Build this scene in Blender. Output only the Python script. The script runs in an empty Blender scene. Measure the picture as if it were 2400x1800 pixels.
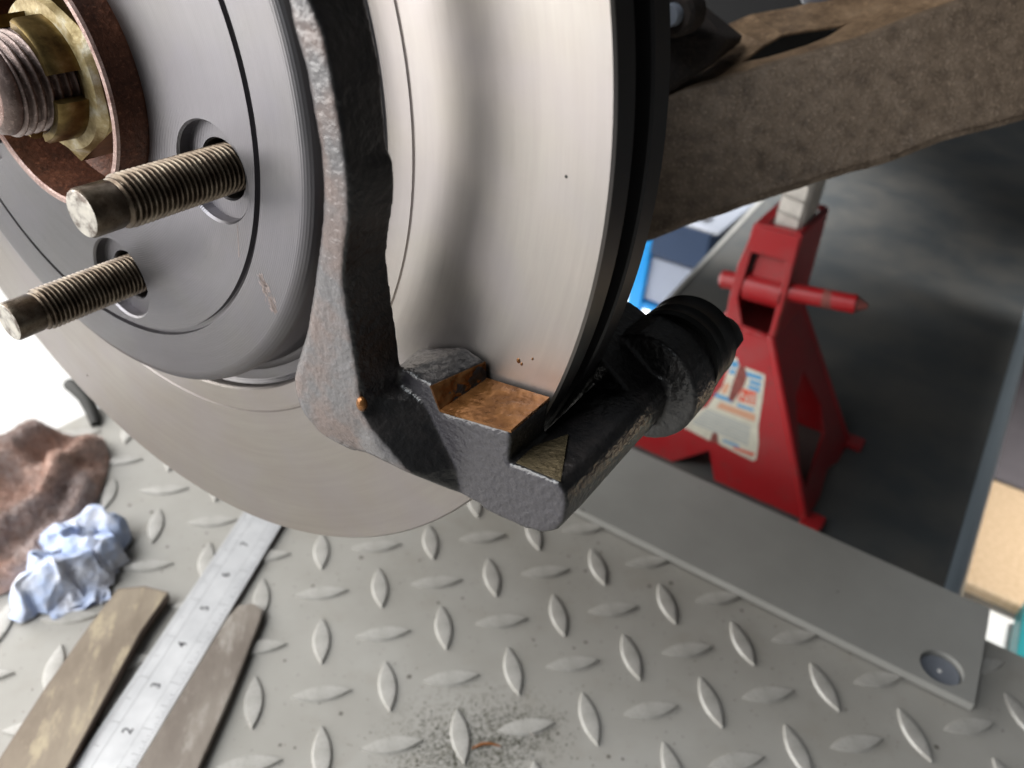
import bpy, bmesh, math, random
import numpy as np
from mathutils import Vector, Matrix, noise
random.seed(7)
S = 0.001                       # every number below is in millimetres
sc = bpy.context.scene
col = sc.collection
R_ = math.radians

# ------------------------------------------------------------------ camera
CAM = (51.847, -223.790, 363.556)
RX = (0.97844567, -0.19170501, 0.07676761)
RY = (-0.04565121, -0.56335051, -0.82495586)
RZ = (0.20139525, 0.80366995, -0.55995943)
cd = bpy.data.cameras.new('camera'); cam = bpy.data.objects.new('camera', cd); col.objects.link(cam)
rm = Matrix((RX, [-c for c in RY], [-c for c in RZ])).transposed().to_4x4()
rm.translation = Vector(CAM) * S
cam.matrix_world = rm
cd.sensor_width = 36; cd.lens = 1889.25 / 2400 * 36
cd.clip_start = 0.01; cd.clip_end = 60
cd.dof.use_dof = True; cd.dof.focus_distance = 0.195; cd.dof.aperture_fstop = 16
sc.camera = cam

# ------------------------------------------------------------------ light
w = bpy.data.worlds.new('World'); sc.world = w; w.use_nodes = True
bg = w.node_tree.nodes['Background']
bg.inputs[0].default_value = (0.93, 0.97, 1.0, 1); bg.inputs[1].default_value = 0.06
sc.view_settings.view_transform = 'Standard'; sc.view_settings.look = 'None'
sc.view_settings.exposure = 0; sc.view_settings.gamma = 1
sc.cycles.use_denoising = True
sc.cycles.max_bounces = 8

def area(name, loc, target, sx, sy, power, color):
    l = bpy.data.lights.new(name, 'AREA'); l.shape = 'RECTANGLE'; l.size = sx; l.size_y = sy
    l.energy = power; l.color = color
    o = bpy.data.objects.new(name, l); col.objects.link(o)
    o.location = loc
    o.rotation_euler = (Vector(target) - Vector(loc)).to_track_quat('-Z', 'Y').to_euler()
    return o
area('open_door_daylight', (-0.84, 0.26, 0.56), (-0.08, 0.08, 0.10), 1.9, 1.2, 40, (1.0, 0.975, 0.94))
area('roof_light', (-1.3, -0.5, 1.9), (-0.1, 0.0, 0.1), 1.2, 0.8, 26, (0.90, 0.95, 1.0))
l_ = area('far_floor_fill', (0.52, 1.20, 1.1), (0.50, 1.16, -0.3), 0.4, 0.4, 10, (1.0, 0.98, 0.96)); l_.data.spread = R_(50)  # added panel above the trolley, stands in for daylight on the far floor
l_ = area('board_fill_lamp', (0.97, 0.20, 2.3), (0.97, 0.20, -0.3), 0.3, 0.3, 2.6, (1.0, 0.97, 0.93)); l_.data.spread = R_(24)  # added narrow lamp that brightens the board; no real window there

# ------------------------------------------------------------------ frames
YAW, CAMB = 3.930778, -0.0115029
A = Vector((math.cos(YAW) * math.cos(CAMB), math.sin(YAW) * math.cos(CAMB), math.sin(CAMB)))
U = Vector((0, 0, 1)).cross(A).normalized(); V = A.cross(U)
HC = Vector((-6.511, 21.210, 304.037))
HUB = Matrix((U, V, A)).transposed().to_4x4(); HUB.translation = HC * S

def L2W(p): return HC + U * p[0] + V * p[1] + A * p[2]

# ------------------------------------------------------------------ materials
class N:
    def __init__(s, name):
        s.m = bpy.data.materials.new(name); s.m.use_nodes = True
        s.t = s.m.node_tree; s.b = s.t.nodes['Principled BSDF']
        s._tc = None
    def n(s, typ, ins=None, **kw):
        x = s.t.nodes.new(typ)
        for k, v in kw.items(): setattr(x, k, v)
        for k, v in (ins or {}).items(): s.set(x.inputs[k], v)
        return x
    def set(s, sock, v):
        if isinstance(v, bpy.types.NodeSocket): s.t.links.new(v, sock)
        elif isinstance(v, bpy.types.Node): s.t.links.new(v.outputs[0], sock)
        else:
            if isinstance(v, (tuple, list)) and len(v) == 3 and sock.type == 'RGBA': v = (*v, 1)
            sock.default_value = v
    def obj(s):
        if not s._tc: s._tc = s.n('ShaderNodeTexCoord')
        return s._tc.outputs['Object']
    def mapped(s, scale):
        return s.n('ShaderNodeMapping', {'Vector': s.obj(), 'Scale': scale}).outputs[0]
    def noise(s, mm, detail=4, rough=0.6, vec=None, out=0):     # mm = feature size
        return s.n('ShaderNodeTexNoise', {'Vector': vec or s.obj(), 'Scale': 1000.0 / mm, 'Detail': detail, 'Roughness': rough}).outputs[out]
    def vor(s, mm, vec=None, out=0, rnd=1.0):
        return s.n('ShaderNodeTexVoronoi', {'Vector': vec or s.obj(), 'Scale': 1000.0 / mm, 'Randomness': rnd}).outputs[out]
    def math(s, op, a, b=0.0, c=None):
        x = s.n('ShaderNodeMath', operation=op); s.set(x.inputs[0], a); s.set(x.inputs[1], b)
        if c is not None: s.set(x.inputs[2], c)
        return x.outputs[0]
    def ramp(s, fac, stops):
        x = s.n('ShaderNodeValToRGB', {'Fac': fac}); e = x.color_ramp.elements
        while len(e) < len(stops): e.new(0.5)
        for q, (p, c) in zip(e, stops):
            q.position = p; q.color = (*c, 1) if isinstance(c, (tuple, list)) else (c, c, c, 1)
        return x.outputs[0]
    def mix(s, fac, a, b):
        x = s.n('ShaderNodeMix', data_type='RGBA'); s.set(x.inputs[0], fac); s.set(x.inputs[6], a); s.set(x.inputs[7], b)
        return x.outputs[2]
    def bump(s, h, strength, dist_mm, prev=None):
        x = s.n('ShaderNodeBump', {'Height': h, 'Strength': strength, 'Distance': dist_mm * S})
        if prev is not None: s.t.links.new(prev, x.inputs['Normal'])
        return x.outputs[0]
    def fin(s, color=None, metal=0.0, rough=0.5, normal=None, spec=None, **kw):
        b = s.b.inputs
        if color is not None: s.set(b['Base Color'], color)
        s.set(b['Metallic'], metal); s.set(b['Roughness'], rough)
        if normal is not None: s.t.links.new(normal, b['Normal'])
        if spec is not None: s.set(b['Specular IOR Level'], spec)
        for k, v in kw.items(): s.set(b[k.replace('_', ' ')], v)
        return s.m
    def polar(s):
        sp = s.n('ShaderNodeSeparateXYZ', {'Vector': s.obj()})
        x, y = sp.outputs[0], sp.outputs[1]
        r = s.math('SQRT', s.math('ADD', s.math('MULTIPLY', x, x), s.math('MULTIPLY', y, y)))
        th = s.math('ARCTAN2', y, x)
        return r, th, sp.outputs[2]

def m_turned(name, pitch, amp, base, rough, grain):
    n = N(name); r, th, z = n.polar()
    rings = n.math('SINE', n.math('MULTIPLY', r, 2 * math.pi / (pitch * S)))
    gv = n.n('ShaderNodeCombineXYZ', {0: n.math('MULTIPLY', r, 1.0), 1: n.math('MULTIPLY', th, 0.006), 2: 0.0}).outputs[0]
    fine = n.noise(0.8, 5, 0.75, gv)
    broad = n.noise(14, 3, 0.5)
    streak = n.noise(2.2, 6, 0.75, gv)
    c = n.mix(n.ramp(streak, [(0.3, 0.0), (0.7, 1.0)]), [x * 1.05 for x in base], [x * 0.91 for x in base])
    c = n.mix(n.ramp(broad, [(0.35, 0.0), (0.75, 0.22)]), c, [base[0] * 1.06, base[1] * 0.97, base[2] * 0.92])
    c = n.mix(n.ramp(n.noise(30, 2), [(0.42, 0.0), (0.62, 0.5)]), c, [base[0] * 0.98, base[1] * 0.97, base[2] * 1.07])
    rg = n.math('ADD', rough, n.math('MULTIPLY', n.math('SUBTRACT', broad, 0.5), 0.14))
    nb = n.bump(rings, amp, 0.03); nb = n.bump(fine, grain, 0.05, nb)
    tg = n.n('ShaderNodeTangent', direction_type='RADIAL', axis='Z').outputs[0]
    m = n.fin(c, 1.0, rg, nb, Anisotropic=0.55)
    n.t.links.new(tg, n.b.inputs['Tangent'])
    return m
M_hat = m_turned('turned_hat_steel', 0.6, 0.45, (0.20, 0.195, 0.199), 0.42, 0.25)
M_fric = m_turned('ground_friction_steel', 0.28, 0.04, (0.385, 0.358, 0.335), 0.42, 0.6)
def m_simple(name, color, rough, metal=0.0, bump=None, spec=None, var=0.0, vmm=10):
    n = N(name); nb = None; c = color
    if var: c = n.mix(n.ramp(n.noise(vmm, 5), [(0.3, 0.0), (0.7, 1.0)]), [x * (1 - var) for x in color], [min(1, x * (1 + var)) for x in color])
    if bump: nb = n.bump(n.noise(bump[0], 5), bump[1], bump[2])
    return n.fin(c, metal, rough, nb, spec)
M_scuff = m_simple('pale_scuff', (0.34, 0.28, 0.265), 0.6, 0.2, var=0.2, vmm=1)
M_rim = m_simple('black_coated_rim', (0.014, 0.013, 0.014), 0.42, bump=(0.6, 0.3, 0.06))

def m_bracket():
    n = N('black_cast_paint')
    a = n.noise(1.7, 2, 0.5); b = n.noise(0.5, 3); d = n.noise(9, 4)
    c = n.mix(n.ramp(d, [(0.45, 0.0), (0.7, 1.0)]), (0.012, 0.0115, 0.012), (0.028, 0.024, 0.023))
    # dusty, rust-worn outboard faces, greyed further to paint in their sheen
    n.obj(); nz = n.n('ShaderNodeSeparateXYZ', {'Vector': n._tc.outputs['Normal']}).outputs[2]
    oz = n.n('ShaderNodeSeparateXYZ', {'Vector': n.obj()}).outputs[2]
    dust_sheen = n.mix(n.ramp(n.noise(13, 3), [(0.42, 0.0), (0.6, 1.0)]), (0.125, 0.12, 0.124), (0.155, 0.118, 0.107))
    dust_sheen = n.mix(n.ramp(oz, [(0.017, 1.0), (0.021, 0.0)]), dust_sheen, (0.045, 0.042, 0.050))  # purple-grey sheen painted on the foot's outboard face
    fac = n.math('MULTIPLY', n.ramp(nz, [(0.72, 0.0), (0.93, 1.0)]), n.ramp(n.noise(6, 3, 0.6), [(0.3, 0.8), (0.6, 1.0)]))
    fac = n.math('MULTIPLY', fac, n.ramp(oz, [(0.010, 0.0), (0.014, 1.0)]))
    c = n.mix(fac, c, dust_sheen)
    rg = n.math('ADD', 0.24, n.math('MULTIPLY', d, 0.2))
    nb = n.bump(a, 0.8, 0.5); nb = n.bump(b, 0.15, 0.06, nb)
    return n.fin(c, 0.0, rg, nb, 0.85)
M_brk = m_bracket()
M_boot = m_simple('boot_rubber', (0.012, 0.0115, 0.011), 0.4, bump=(1.6, 0.35, 0.15), spec=0.35)
M_bolt = m_simple('black_bolt', (0.010, 0.009, 0.009), 0.38, 0.3, bump=(0.8, 0.3, 0.08))

def m_copper():
    n = N('copper_grease')
    a = n.noise(3.4, 2, 0.5); b = n.noise(1.0, 2)
    c = n.mix(n.ramp(a, [(0.3, 0.0), (0.7, 1.0)]), (0.16, 0.065, 0.02), (0.31, 0.14, 0.048))
    nb = n.bump(a, 0.9, 0.6); nb = n.bump(b, 0.25, 0.2, nb)
    return n.fin(c, 0.6, 0.24, nb)
M_cop = m_copper()
M_amber = m_simple('amber_reflection', (0.15, 0.12, 0.07), 0.16, 0.6, bump=(1.6, 1.0, 0.6), var=0.3, vmm=3)  # gold of a reflection, put into the film's colour

def m_rust(name, dark, mid, light, sc_mm, strength, rough=0.8, metal=0.0):
    n = N(name)
    a = n.noise(sc_mm * 3, 6, 0.65); b = n.noise(sc_mm * 0.5, 4, 0.7); v = n.vor(sc_mm * 0.8)
    c = n.ramp(a, [(0.3, dark), (0.52, mid), (0.75, light)])
    c = n.mix(n.ramp(b, [(0.55, 0.0), (0.8, 0.8)]), c, [min(1, x * 2.2) for x in light])
    c = n.mix(n.ramp(b, [(0.25, 0.8), (0.42, 0.0)]), c, [x * 0.5 for x in dark])
    nb = n.bump(b, strength, sc_mm * 0.18); nb = n.bump(v, strength * 0.6, sc_mm * 0.12, nb)
    return n.fin(c, metal, rough, nb)
M_arm = m_rust('rusty_arm_steel', (0.105, 0.075, 0.052), (0.19, 0.138, 0.096), (0.26, 0.195, 0.14), 2.4, 1.0, 0.45)
M_arm2 = m_rust('rusty_flange_steel', (0.10, 0.062, 0.036), (0.24, 0.155, 0.09), (0.33, 0.225, 0.14), 4.5, 0.6, 0.5)
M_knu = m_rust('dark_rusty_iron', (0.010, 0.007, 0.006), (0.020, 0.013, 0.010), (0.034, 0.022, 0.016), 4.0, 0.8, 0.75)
M_hub = m_rust('rusty_hub_steel', (0.05, 0.022, 0.014), (0.11, 0.042, 0.024), (0.19, 0.075, 0.042), 2.0, 0.6, 0.45, 0.35)
M_lip = m_rust('rubbed_hub_lip', (0.22, 0.13, 0.11), (0.36, 0.25, 0.22), (0.44, 0.33, 0.30), 1.5, 0.4, 0.45, 0.5)

def m_stud():
    n = N('oily_stud_steel')
    a = n.noise(3.0, 4, 0.6); b = n.noise(0.6, 3)
    c = n.ramp(a, [(0.25, (0.045, 0.029, 0.018)), (0.5, (0.12, 0.092, 0.066)), (0.75, (0.22, 0.185, 0.14))])
    nb = n.bump(b, 0.35, 0.12)
    return n.fin(c, 0.75, n.math('ADD', 0.20, n.math('MULTIPLY', b, 0.22)), nb)
M_stud = m_stud()
def m_tip():
    n = N('bare_stud_end')
    c = n.ramp(n.noise(4.5, 4), [(0.38, (0.16, 0.13, 0.11)), (0.52, (0.52, 0.49, 0.44)), (0.8, (0.68, 0.64, 0.55))])
    return n.fin(c, 0.6, 0.42, n.bump(n.noise(1.6, 3), 0.5, 0.3))
M_tip = m_tip()
M_axle = m_rust('axle_thread_steel', (0.10, 0.07, 0.06), (0.20, 0.15, 0.135), (0.30, 0.235, 0.215), 2.2, 0.4, 0.42, 0.6)
def m_nut():
    n = N('yellow_zinc')
    a = n.noise(6, 5); 
    c = n.ramp(a, [(0.35, (0.08, 0.054, 0.02)), (0.55, (0.20, 0.14, 0.05)), (0.8, (0.38, 0.30, 0.15))])
    return n.fin(c, 0.8, 0.33, n.bump(n.noise(0.9, 4), 0.3, 0.12))
M_nut = m_nut()
def m_nutw():
    n = N('scuffed_zinc_face')
    c = n.ramp(n.noise(5, 5), [(0.40, (0.20, 0.145, 0.055)), (0.56, (0.36, 0.29, 0.15)), (0.72, (0.55, 0.52, 0.42))])
    return n.fin(c, 0.45, 0.5, n.bump(n.noise(0.8, 4), 0.6, 0.2))
M_nutw = m_nutw()

def m_plate():
    n = N('grey_deck_paint')
    a = n.noise(60, 5); f = n.noise(1.2, 4)
    c = n.mix(n.ramp(a, [(0.35, 0.0), (0.7, 1.0)]), (0.325, 0.313, 0.285), (0.38, 0.37, 0.345))
    v = n.n('ShaderNodeTexVoronoi', {'Vector': n.obj(), 'Scale': 1000 / 7.0})
    sz = n.n('ShaderNodeSeparateXYZ', {'Vector': v.outputs['Color']}).outputs[0]
    spot = n.math('LESS_THAN', v.outputs['Distance'], n.math('MULTIPLY', n.math('POWER', sz, 6.0), 0.20))
    v2 = n.n('ShaderNodeTexVoronoi', {'Vector': n.obj(), 'Scale': 1000 / 2.6})
    sz2 = n.n('ShaderNodeSeparateXYZ', {'Vector': v2.outputs['Color']}).outputs[0]
    spot2 = n.math('LESS_THAN', v2.outputs['Distance'], n.math('MULTIPLY', n.math('POWER', sz2, 5.0), 0.25))
    c = n.mix(n.math('MULTIPLY', spot2, 0.35), c, (0.12, 0.095, 0.07))
    c = n.mix(n.math('MULTIPLY', spot, 0.75), c, (0.05, 0.042, 0.032))
    # oily dirt patch near the camera and a few rubbed brown smears
    def patch(cx, cy, rad):
        d = n.n('ShaderNodeVectorMath', operation='DISTANCE'); n.set(d.inputs[0], n.obj()); d.inputs[1].default_value = (cx * S, cy * S, 0)
        return n.ramp(n.math('DIVIDE', d.outputs['Value'], rad * S), [(0.1, 1.0), (1.0, 0.0)])
    g = n.ramp(n.noise(3.2, 5, 0.7), [(0.50, 0.0), (0.64, 1.0)])
    p = n.math('MULTIPLY', n.math('MAXIMUM', patch(101, -8, 48), n.math('MULTIPLY', patch(127, 0, 30), 0.8)), g)
    c = n.mix(n.math('MULTIPLY', p, 0.95), c, (0.06, 0.058, 0.032))
    sm = n.math('MULTIPLY', n.ramp(n.noise(26, 3), [(0.56, 0.0), (0.74, 1.0)]), 0.30)
    c = n.mix(sm, c, (0.27, 0.245, 0.20))
    rg = n.math('ADD', 0.42, n.math('MULTIPLY', a, 0.2))
    nb = n.bump(n.noise(3.0, 3), 0.10, 0.2); nb = n.bump(f, 0.15, 0.05, nb)
    return n.fin(c, 0.0, rg, nb, 0.6)
M_plate = m_plate()
def m_cover():
    n = N('grey_strip_paint')
    c = n.mix(n.ramp(n.noise(50, 5), [(0.35, 0.0), (0.7, 1.0)]), (0.30, 0.30, 0.285), (0.34, 0.34, 0.325))
    v = n.n('ShaderNodeTexVoronoi', {'Vector': n.obj(), 'Scale': 1000 / 13.0})
    sz = n.n('ShaderNodeSeparateXYZ', {'Vector': v.outputs['Color']})
    spot = n.math('LESS_THAN', v.outputs['Distance'], n.math('MULTIPLY', n.math('POWER', sz.outputs[0], 5.0), 0.11))
    c = n.mix(n.math('MULTIPLY', spot, 0.7), c, n.mix(sz.outputs[1], (0.06, 0.05, 0.04), (0.42, 0.38, 0.28)))
    return n.fin(c, 0.0, 0.42, n.bump(n.noise(1.6, 4), 0.12, 0.06), 0.5)
M_cover = m_cover()
def m_ruler():
    n = N('brushed_ruler_steel')
    st = n.noise(0.5, 3, 0.6, n.mapped((1, 0.03, 1)))
    a = n.noise(22, 4)
    c = n.mix(n.ramp(a, [(0.35, 0.0), (0.65, 1.0)]), (0.60, 0.61, 0.63), (0.74, 0.75, 0.77))
    return n.fin(c, 0.45, n.math('ADD', 0.34, n.math('MULTIPLY', st, 0.15)), n.bump(st, 0.12, 0.04))
M_ruler = m_ruler()
M_ink = m_simple('etched_black', (0.03, 0.03, 0.035), 0.6)
def m_bar(name, dark, mid, gold, mm):
    n = N(name)
    v = n.mapped((1, 0.35, 1))
    a = n.noise(mm, 6, 0.65, v); b = n.noise(mm * 0.3, 5, 0.7, v)
    c = n.mix(n.ramp(a, [(0.38, 0.0), (0.6, 1.0)]), dark, mid)
    c = n.mix(n.ramp(b, [(0.52, 0.0), (0.66, 0.75)]), c, gold)
    return n.fin(c, 0.25, n.math('ADD', 0.36, n.math('MULTIPLY', b, 0.2)), n.bump(b, 0.35, 0.2))
M_brown = m_bar('worn_brown_bar', (0.20, 0.16, 0.12), (0.30, 0.25, 0.19), (0.45, 0.38, 0.26), 26)
M_side = m_simple('brown_bar_edge', (0.15, 0.11, 0.085), 0.5, bump=(1.2, 0.3, 0.1), var=0.2)
M_greybar = m_bar('dull_grey_bar', (0.20, 0.17, 0.145), (0.30, 0.265, 0.23), (0.42, 0.39, 0.355), 26)

def m_red():
    n = N('red_stand_paint')
    a = n.noise(40, 5); b = n.noise(5, 4)
    c = n.mix(n.ramp(a, [(0.45, 0.0), (0.7, 0.7)]), (0.36, 0.012, 0.016), (0.29, 0.05, 0.05))
    c = n.mix(n.ramp(b, [(0.62, 0.0), (0.70, 0.75)]), c, (0.09, 0.035, 0.028))
    return n.fin(c, 0.0, n.math('ADD', 0.28, n.math('MULTIPLY', a, 0.2)), n.bump(b, 0.1, 0.3))
M_red = m_red()
M_post = m_simple('worn_white_post', (0.56, 0.53, 0.49), 0.45, 0.2, bump=(3, 0.3, 0.4), var=0.25, vmm=14)
M_label = m_simple('cream_label_paper', (0.62, 0.60, 0.50), 0.6, var=0.12, vmm=9)
M_lred = m_simple('label_red_print', (0.66, 0.09, 0.05), 0.6)
M_lor = m_simple('label_orange_print', (0.62, 0.34, 0.22), 0.6)
M_lblue = m_simple('label_blue_print', (0.08, 0.30, 0.55), 0.6)
M_lgrey = m_simple('label_fine_print', (0.36, 0.40, 0.42), 0.6)
M_dirt = m_simple('label_scuff', (0.22, 0.06, 0.05), 0.7, var=0.3, vmm=5)

def m_slab():
    n = N('dark_lift_paint')
    a = n.noise(90, 4); b = n.noise(14, 5)
    c = n.mix(n.ramp(a, [(0.35, 0.0), (0.65, 1.0)]), (0.060, 0.068, 0.073), (0.105, 0.104, 0.098))
    c = n.mix(n.ramp(b, [(0.70, 0.0), (0.74, 0.6)]), c, (0.01, 0.01, 0.01))
    return n.fin(c, 0.0, n.math('ADD', 0.42, n.math('MULTIPLY', a, 0.2)), n.bump(b, 0.06, 1.0), 0.35)
M_slab = m_slab()
M_slabedge = m_simple('beam_edge_sheen', (0.30, 0.36, 0.41), 0.30, 0.2, bump=(8, 0.1, 0.5))  # sky highlight on the rolled edge painted in as pale blue
M_floor = m_simple('pale_concrete', (0.74, 0.74, 0.73), 0.55, bump=(8, 0.2, 0.6), var=0.05, vmm=120)
M_joint = m_simple('floor_joint', (0.16, 0.155, 0.13), 0.8)
M_under = m_simple('underbody_and_shade_black', (0.012, 0.012, 0.013), 0.8)  # also used as painted shade inside the control arm
M_rubber = m_simple('black_rubber', (0.022, 0.022, 0.02), 0.7, bump=(2, 0.5, 0.5))
def m_card():
    n = N('tan_board')
    st = n.noise(5, 3, 0.5, n.mapped((1, 0.02, 1)))
    c = n.mix(n.ramp(st, [(0.4, 0.0), (0.6, 1.0)]), (0.50, 0.36, 0.22), (0.58, 0.43, 0.28))
    return n.fin(c, 0.0, 0.6, n.bump(st, 0.2, 0.3))
M_card = m_card()
M_mat = m_simple('purple_grey_mat', (0.10, 0.09, 0.10), 0.7, var=0.1, vmm=40)
M_teal = m_simple('teal_plastic', (0.02, 0.27, 0.30), 0.4)
M_blue = m_simple('bright_blue_paint', (0.0, 0.30, 0.78), 0.35)
M_navy = m_simple('navy_panel', (0.018, 0.045, 0.11), 0.5)
M_lpanel = m_simple('pale_blue_panel', (0.33, 0.37, 0.47), 0.5)
M_white = m_simple('white_plastic', (0.8, 0.8, 0.8), 0.5)
M_steelgrey = m_simple('grey_tray', (0.20, 0.22, 0.26), 0.5)

def m_rag():
    n = N('brown_terry')
    sp = n.n('ShaderNodeSeparateXYZ', {'Vector': n.obj()})
    a = n.noise(34, 3); b = n.noise(4, 5)
    c = n.mix(n.ramp(a, [(0.42, 0.0), (0.6, 1.0)]), (0.70, 0.50, 0.42), (0.47, 0.39, 0.37))
    c = n.mix(n.ramp(b, [(0.35, 0.6), (0.55, 0.0)]), c, (0.36, 0.23, 0.18))
    return n.fin(c, 0.0, 0.95, n.bump(n.noise(1.6, 4, 0.7), 1.0, 0.9), 0.2, Sheen_Weight=0.3)
M_rag = m_rag()
def m_towel():
    n = N('blue_paper')
    a = n.noise(16, 4)
    c = n.mix(n.ramp(a, [(0.4, 0.0), (0.62, 1.0)]), (0.46, 0.55, 0.76), (0.70, 0.73, 0.82))
    c = n.mix(n.ramp(n.noise(9, 4), [(0.58, 0.0), (0.72, 0.6)]), c, (0.16, 0.15, 0.17))
    return n.fin(c, 0.0, 0.9, n.bump(n.vor(5.5), 0.5, 1.6, n.bump(n.noise(1.2, 3), 0.4, 0.25)), 0.2)
M_towel = m_towel()
M_grit = m_simple('dark_grit', (0.052, 0.052, 0.03), 0.9, var=0.4, vmm=2)
M_twig = m_simple('orange_rust_flake', (0.30, 0.11, 0.03), 0.7)

# ------------------------------------------------------------------ mesh helpers
class MB:
    def __init__(s): s.v = []; s.f = []; s.mi = []
    def add(s, vs, fs, mi=0):
        o = len(s.v); s.v += [tuple(p) for p in vs]; s.f += [tuple(i + o for i in f) for f in fs]; s.mi += [mi] * len(fs); return s
    def prism(s, poly, z0, z1, mi=0, f=None):
        n = len(poly); f = f or (lambda p, z: (p[0], p[1], z))
        vs = [f(p, z0) for p in poly] + [f(p, z1) for p in poly]
        return s.add(vs, [tuple(range(n))[::-1], tuple(range(n, 2 * n))] + [(i, (i + 1) % n, n + (i + 1) % n, n + i) for i in range(n)], mi)
    def box(s, x0, x1, y0, y1, z0, z1, mi=0):
        return s.prism([(x0, y0), (x1, y0), (x1, y1), (x0, y1)], z0, z1, mi)
    def hull(s, pts, mi=0):
        bm = bmesh.new()
        for p in pts: bm.verts.new(p)
        r = bmesh.ops.convex_hull(bm, input=bm.verts)
        bm.verts.ensure_lookup_table()
        bmesh.ops.delete(bm, geom=[v for v in bm.verts if not v.link_faces], context='VERTS')
        bmesh.ops.recalc_face_normals(bm, faces=bm.faces)
        bm.verts.index_update()
        s.add([v.co[:] for v in bm.verts], [[v.index for v in f.verts] for f in bm.faces], mi); bm.free(); return s
    def lathe(s, prof, n=96, closed=False, mi=0, a0=0, a1=2 * math.pi):
        full = abs(a1 - a0 - 2 * math.pi) < 1e-6; k = n if full else n + 1; m = len(prof)
        vs = [(r * math.cos(a0 + (a1 - a0) * i / n), r * math.sin(a0 + (a1 - a0) * i / n), z) for i in range(k) for r, z in prof]
        fs = []
        for i in range(n):
            j = (i + 1) % k
            for q in range(m if closed else m - 1):
                q2 = (q + 1) % m
                fs.append((i * m + q, j * m + q, j * m + q2, i * m + q2))
        return s.add(vs, fs, mi)
    def tube(s, path, rad, n=10, mi=0, cap=True):
        P = [Vector(p) for p in path]; vs = []; rads = rad if isinstance(rad, (list, tuple)) else [rad] * len(P)
        up = Vector((0.13, 0.31, 0.94))
        for i, p in enumerate(P):
            t = (P[min(i + 1, len(P) - 1)] - P[max(i - 1, 0)]).normalized()
            x = t.cross(up).normalized(); y = t.cross(x)
            vs += [p + rads[i] * (math.cos(6.28318 * k / n) * x + math.sin(6.28318 * k / n) * y) for k in range(n)]
        fs = [(i * n + k, i * n + (k + 1) % n, (i + 1) * n + (k + 1) % n, (i + 1) * n + k) for i in range(len(P) - 1) for k in range(n)]
        if cap: fs += [tuple(range(n))[::-1], tuple(range((len(P) - 1) * n, len(P) * n))]
        return s.add(vs, fs, mi)
    def mesh(s, name, mats, smooth=None, fix=True):
        me = bpy.data.meshes.new(name)
        me.from_pydata([(x * S, y * S, z * S) for x, y, z in s.v], [], s.f)
        for m in (mats if isinstance(mats, (list, tuple)) else [mats]): me.materials.append(m)
        me.polygons.foreach_set('material_index', s.mi)
        if fix:
            bm = bmesh.new(); bm.from_mesh(me); bmesh.ops.recalc_face_normals(bm, faces=bm.faces); bm.to_mesh(me); bm.free()
        if smooth is not None:
            me.polygons.foreach_set('use_smooth', [True] * len(me.polygons)); me.set_sharp_from_angle(angle=R_(smooth))
        me.update(); return me
    def obj(s, name, mats, parent=None, smooth=None, fix=True):
        return link(name, s.mesh(name, mats, smooth, fix), parent)

def link(name, data, parent=None):
    o = bpy.data.objects.new(name, data); col.objects.link(o)
    if parent is not None: o.parent = parent
    return o
def tag(o, label=None, cat=None, group=None, kind=None):
    if label: o['label'] = label
    if cat: o['category'] = cat
    if group: o['group'] = group
    if kind: o['kind'] = kind
    return o
def empty(name, label, cat, mat=None, group=None):
    o = bpy.data.objects.new(name, None); col.objects.link(o); o.empty_display_size = 0.02
    if mat is not None: o.matrix_world = mat
    return tag(o, label, cat, group)
def bevel(o, wmm, seg=2, ang=30):
    m = o.modifiers.new('bevel', 'BEVEL'); m.width = wmm * S; m.segments = seg; m.limit_method = 'ANGLE'; m.angle_limit = R_(ang)
    m.harden_normals = False; return o
def at_local(p):                        # a frame parallel to the hub's, with its origin at local point p
    m = HUB.copy(); m.translation = L2W(p) * S; return m
def circle(r, n, cx=0, cy=0, ph=0): return [(cx + r * math.cos(ph + 2 * math.pi * i / n), cy + r * math.sin(ph + 2 * math.pi * i / n)) for i in range(n)]
def inpoly(x, y, P):
    c = False; n = len(P)
    for i in range(n):
        (x1, y1), (x2, y2) = P[i], P[(i + 1) % n]
        if (y1 > y) != (y2 > y) and x < (x2 - x1) * (y - y1) / (y2 - y1) + x1: c = not c
    return c
def polydist(x, y, P):
    best = 1e9
    for i in range(len(P)):
        (x1, y1), (x2, y2) = P[i], P[(i + 1) % len(P)]
        dx, dy = x2 - x1, y2 - y1; t = max(0, min(1, ((x - x1) * dx + (y - y1) * dy) / (dx * dx + dy * dy)))
        best = min(best, math.hypot(x - x1 - t * dx, y - y1 - t * dy))
    return best
def filled(outer, holes, z=0.0):        # flat sheet with holes, as (verts, faces)
    bm = bmesh.new()
    for lp in [outer] + holes:
        vs = [bm.verts.new((p[0], p[1], z)) for p in lp]
        for i in range(len(vs)): bm.edges.new((vs[i], vs[(i + 1) % len(vs)]))
    bmesh.ops.triangle_fill(bm, use_beauty=True, use_dissolve=False, edges=bm.edges)
    bm.verts.index_update()
    r = ([v.co[:] for v in bm.verts], [[v.index for v in f.verts] for f in bm.faces]); bm.free(); return r

def textmesh(name, curve, parent):
    t = bpy.data.objects.new(name, curve); col.objects.link(t)
    me = bpy.data.meshes.new_from_object(t.evaluated_get(bpy.context.evaluated_depsgraph_get()))
    bpy.data.objects.remove(t); return link(name, me, parent)

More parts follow.
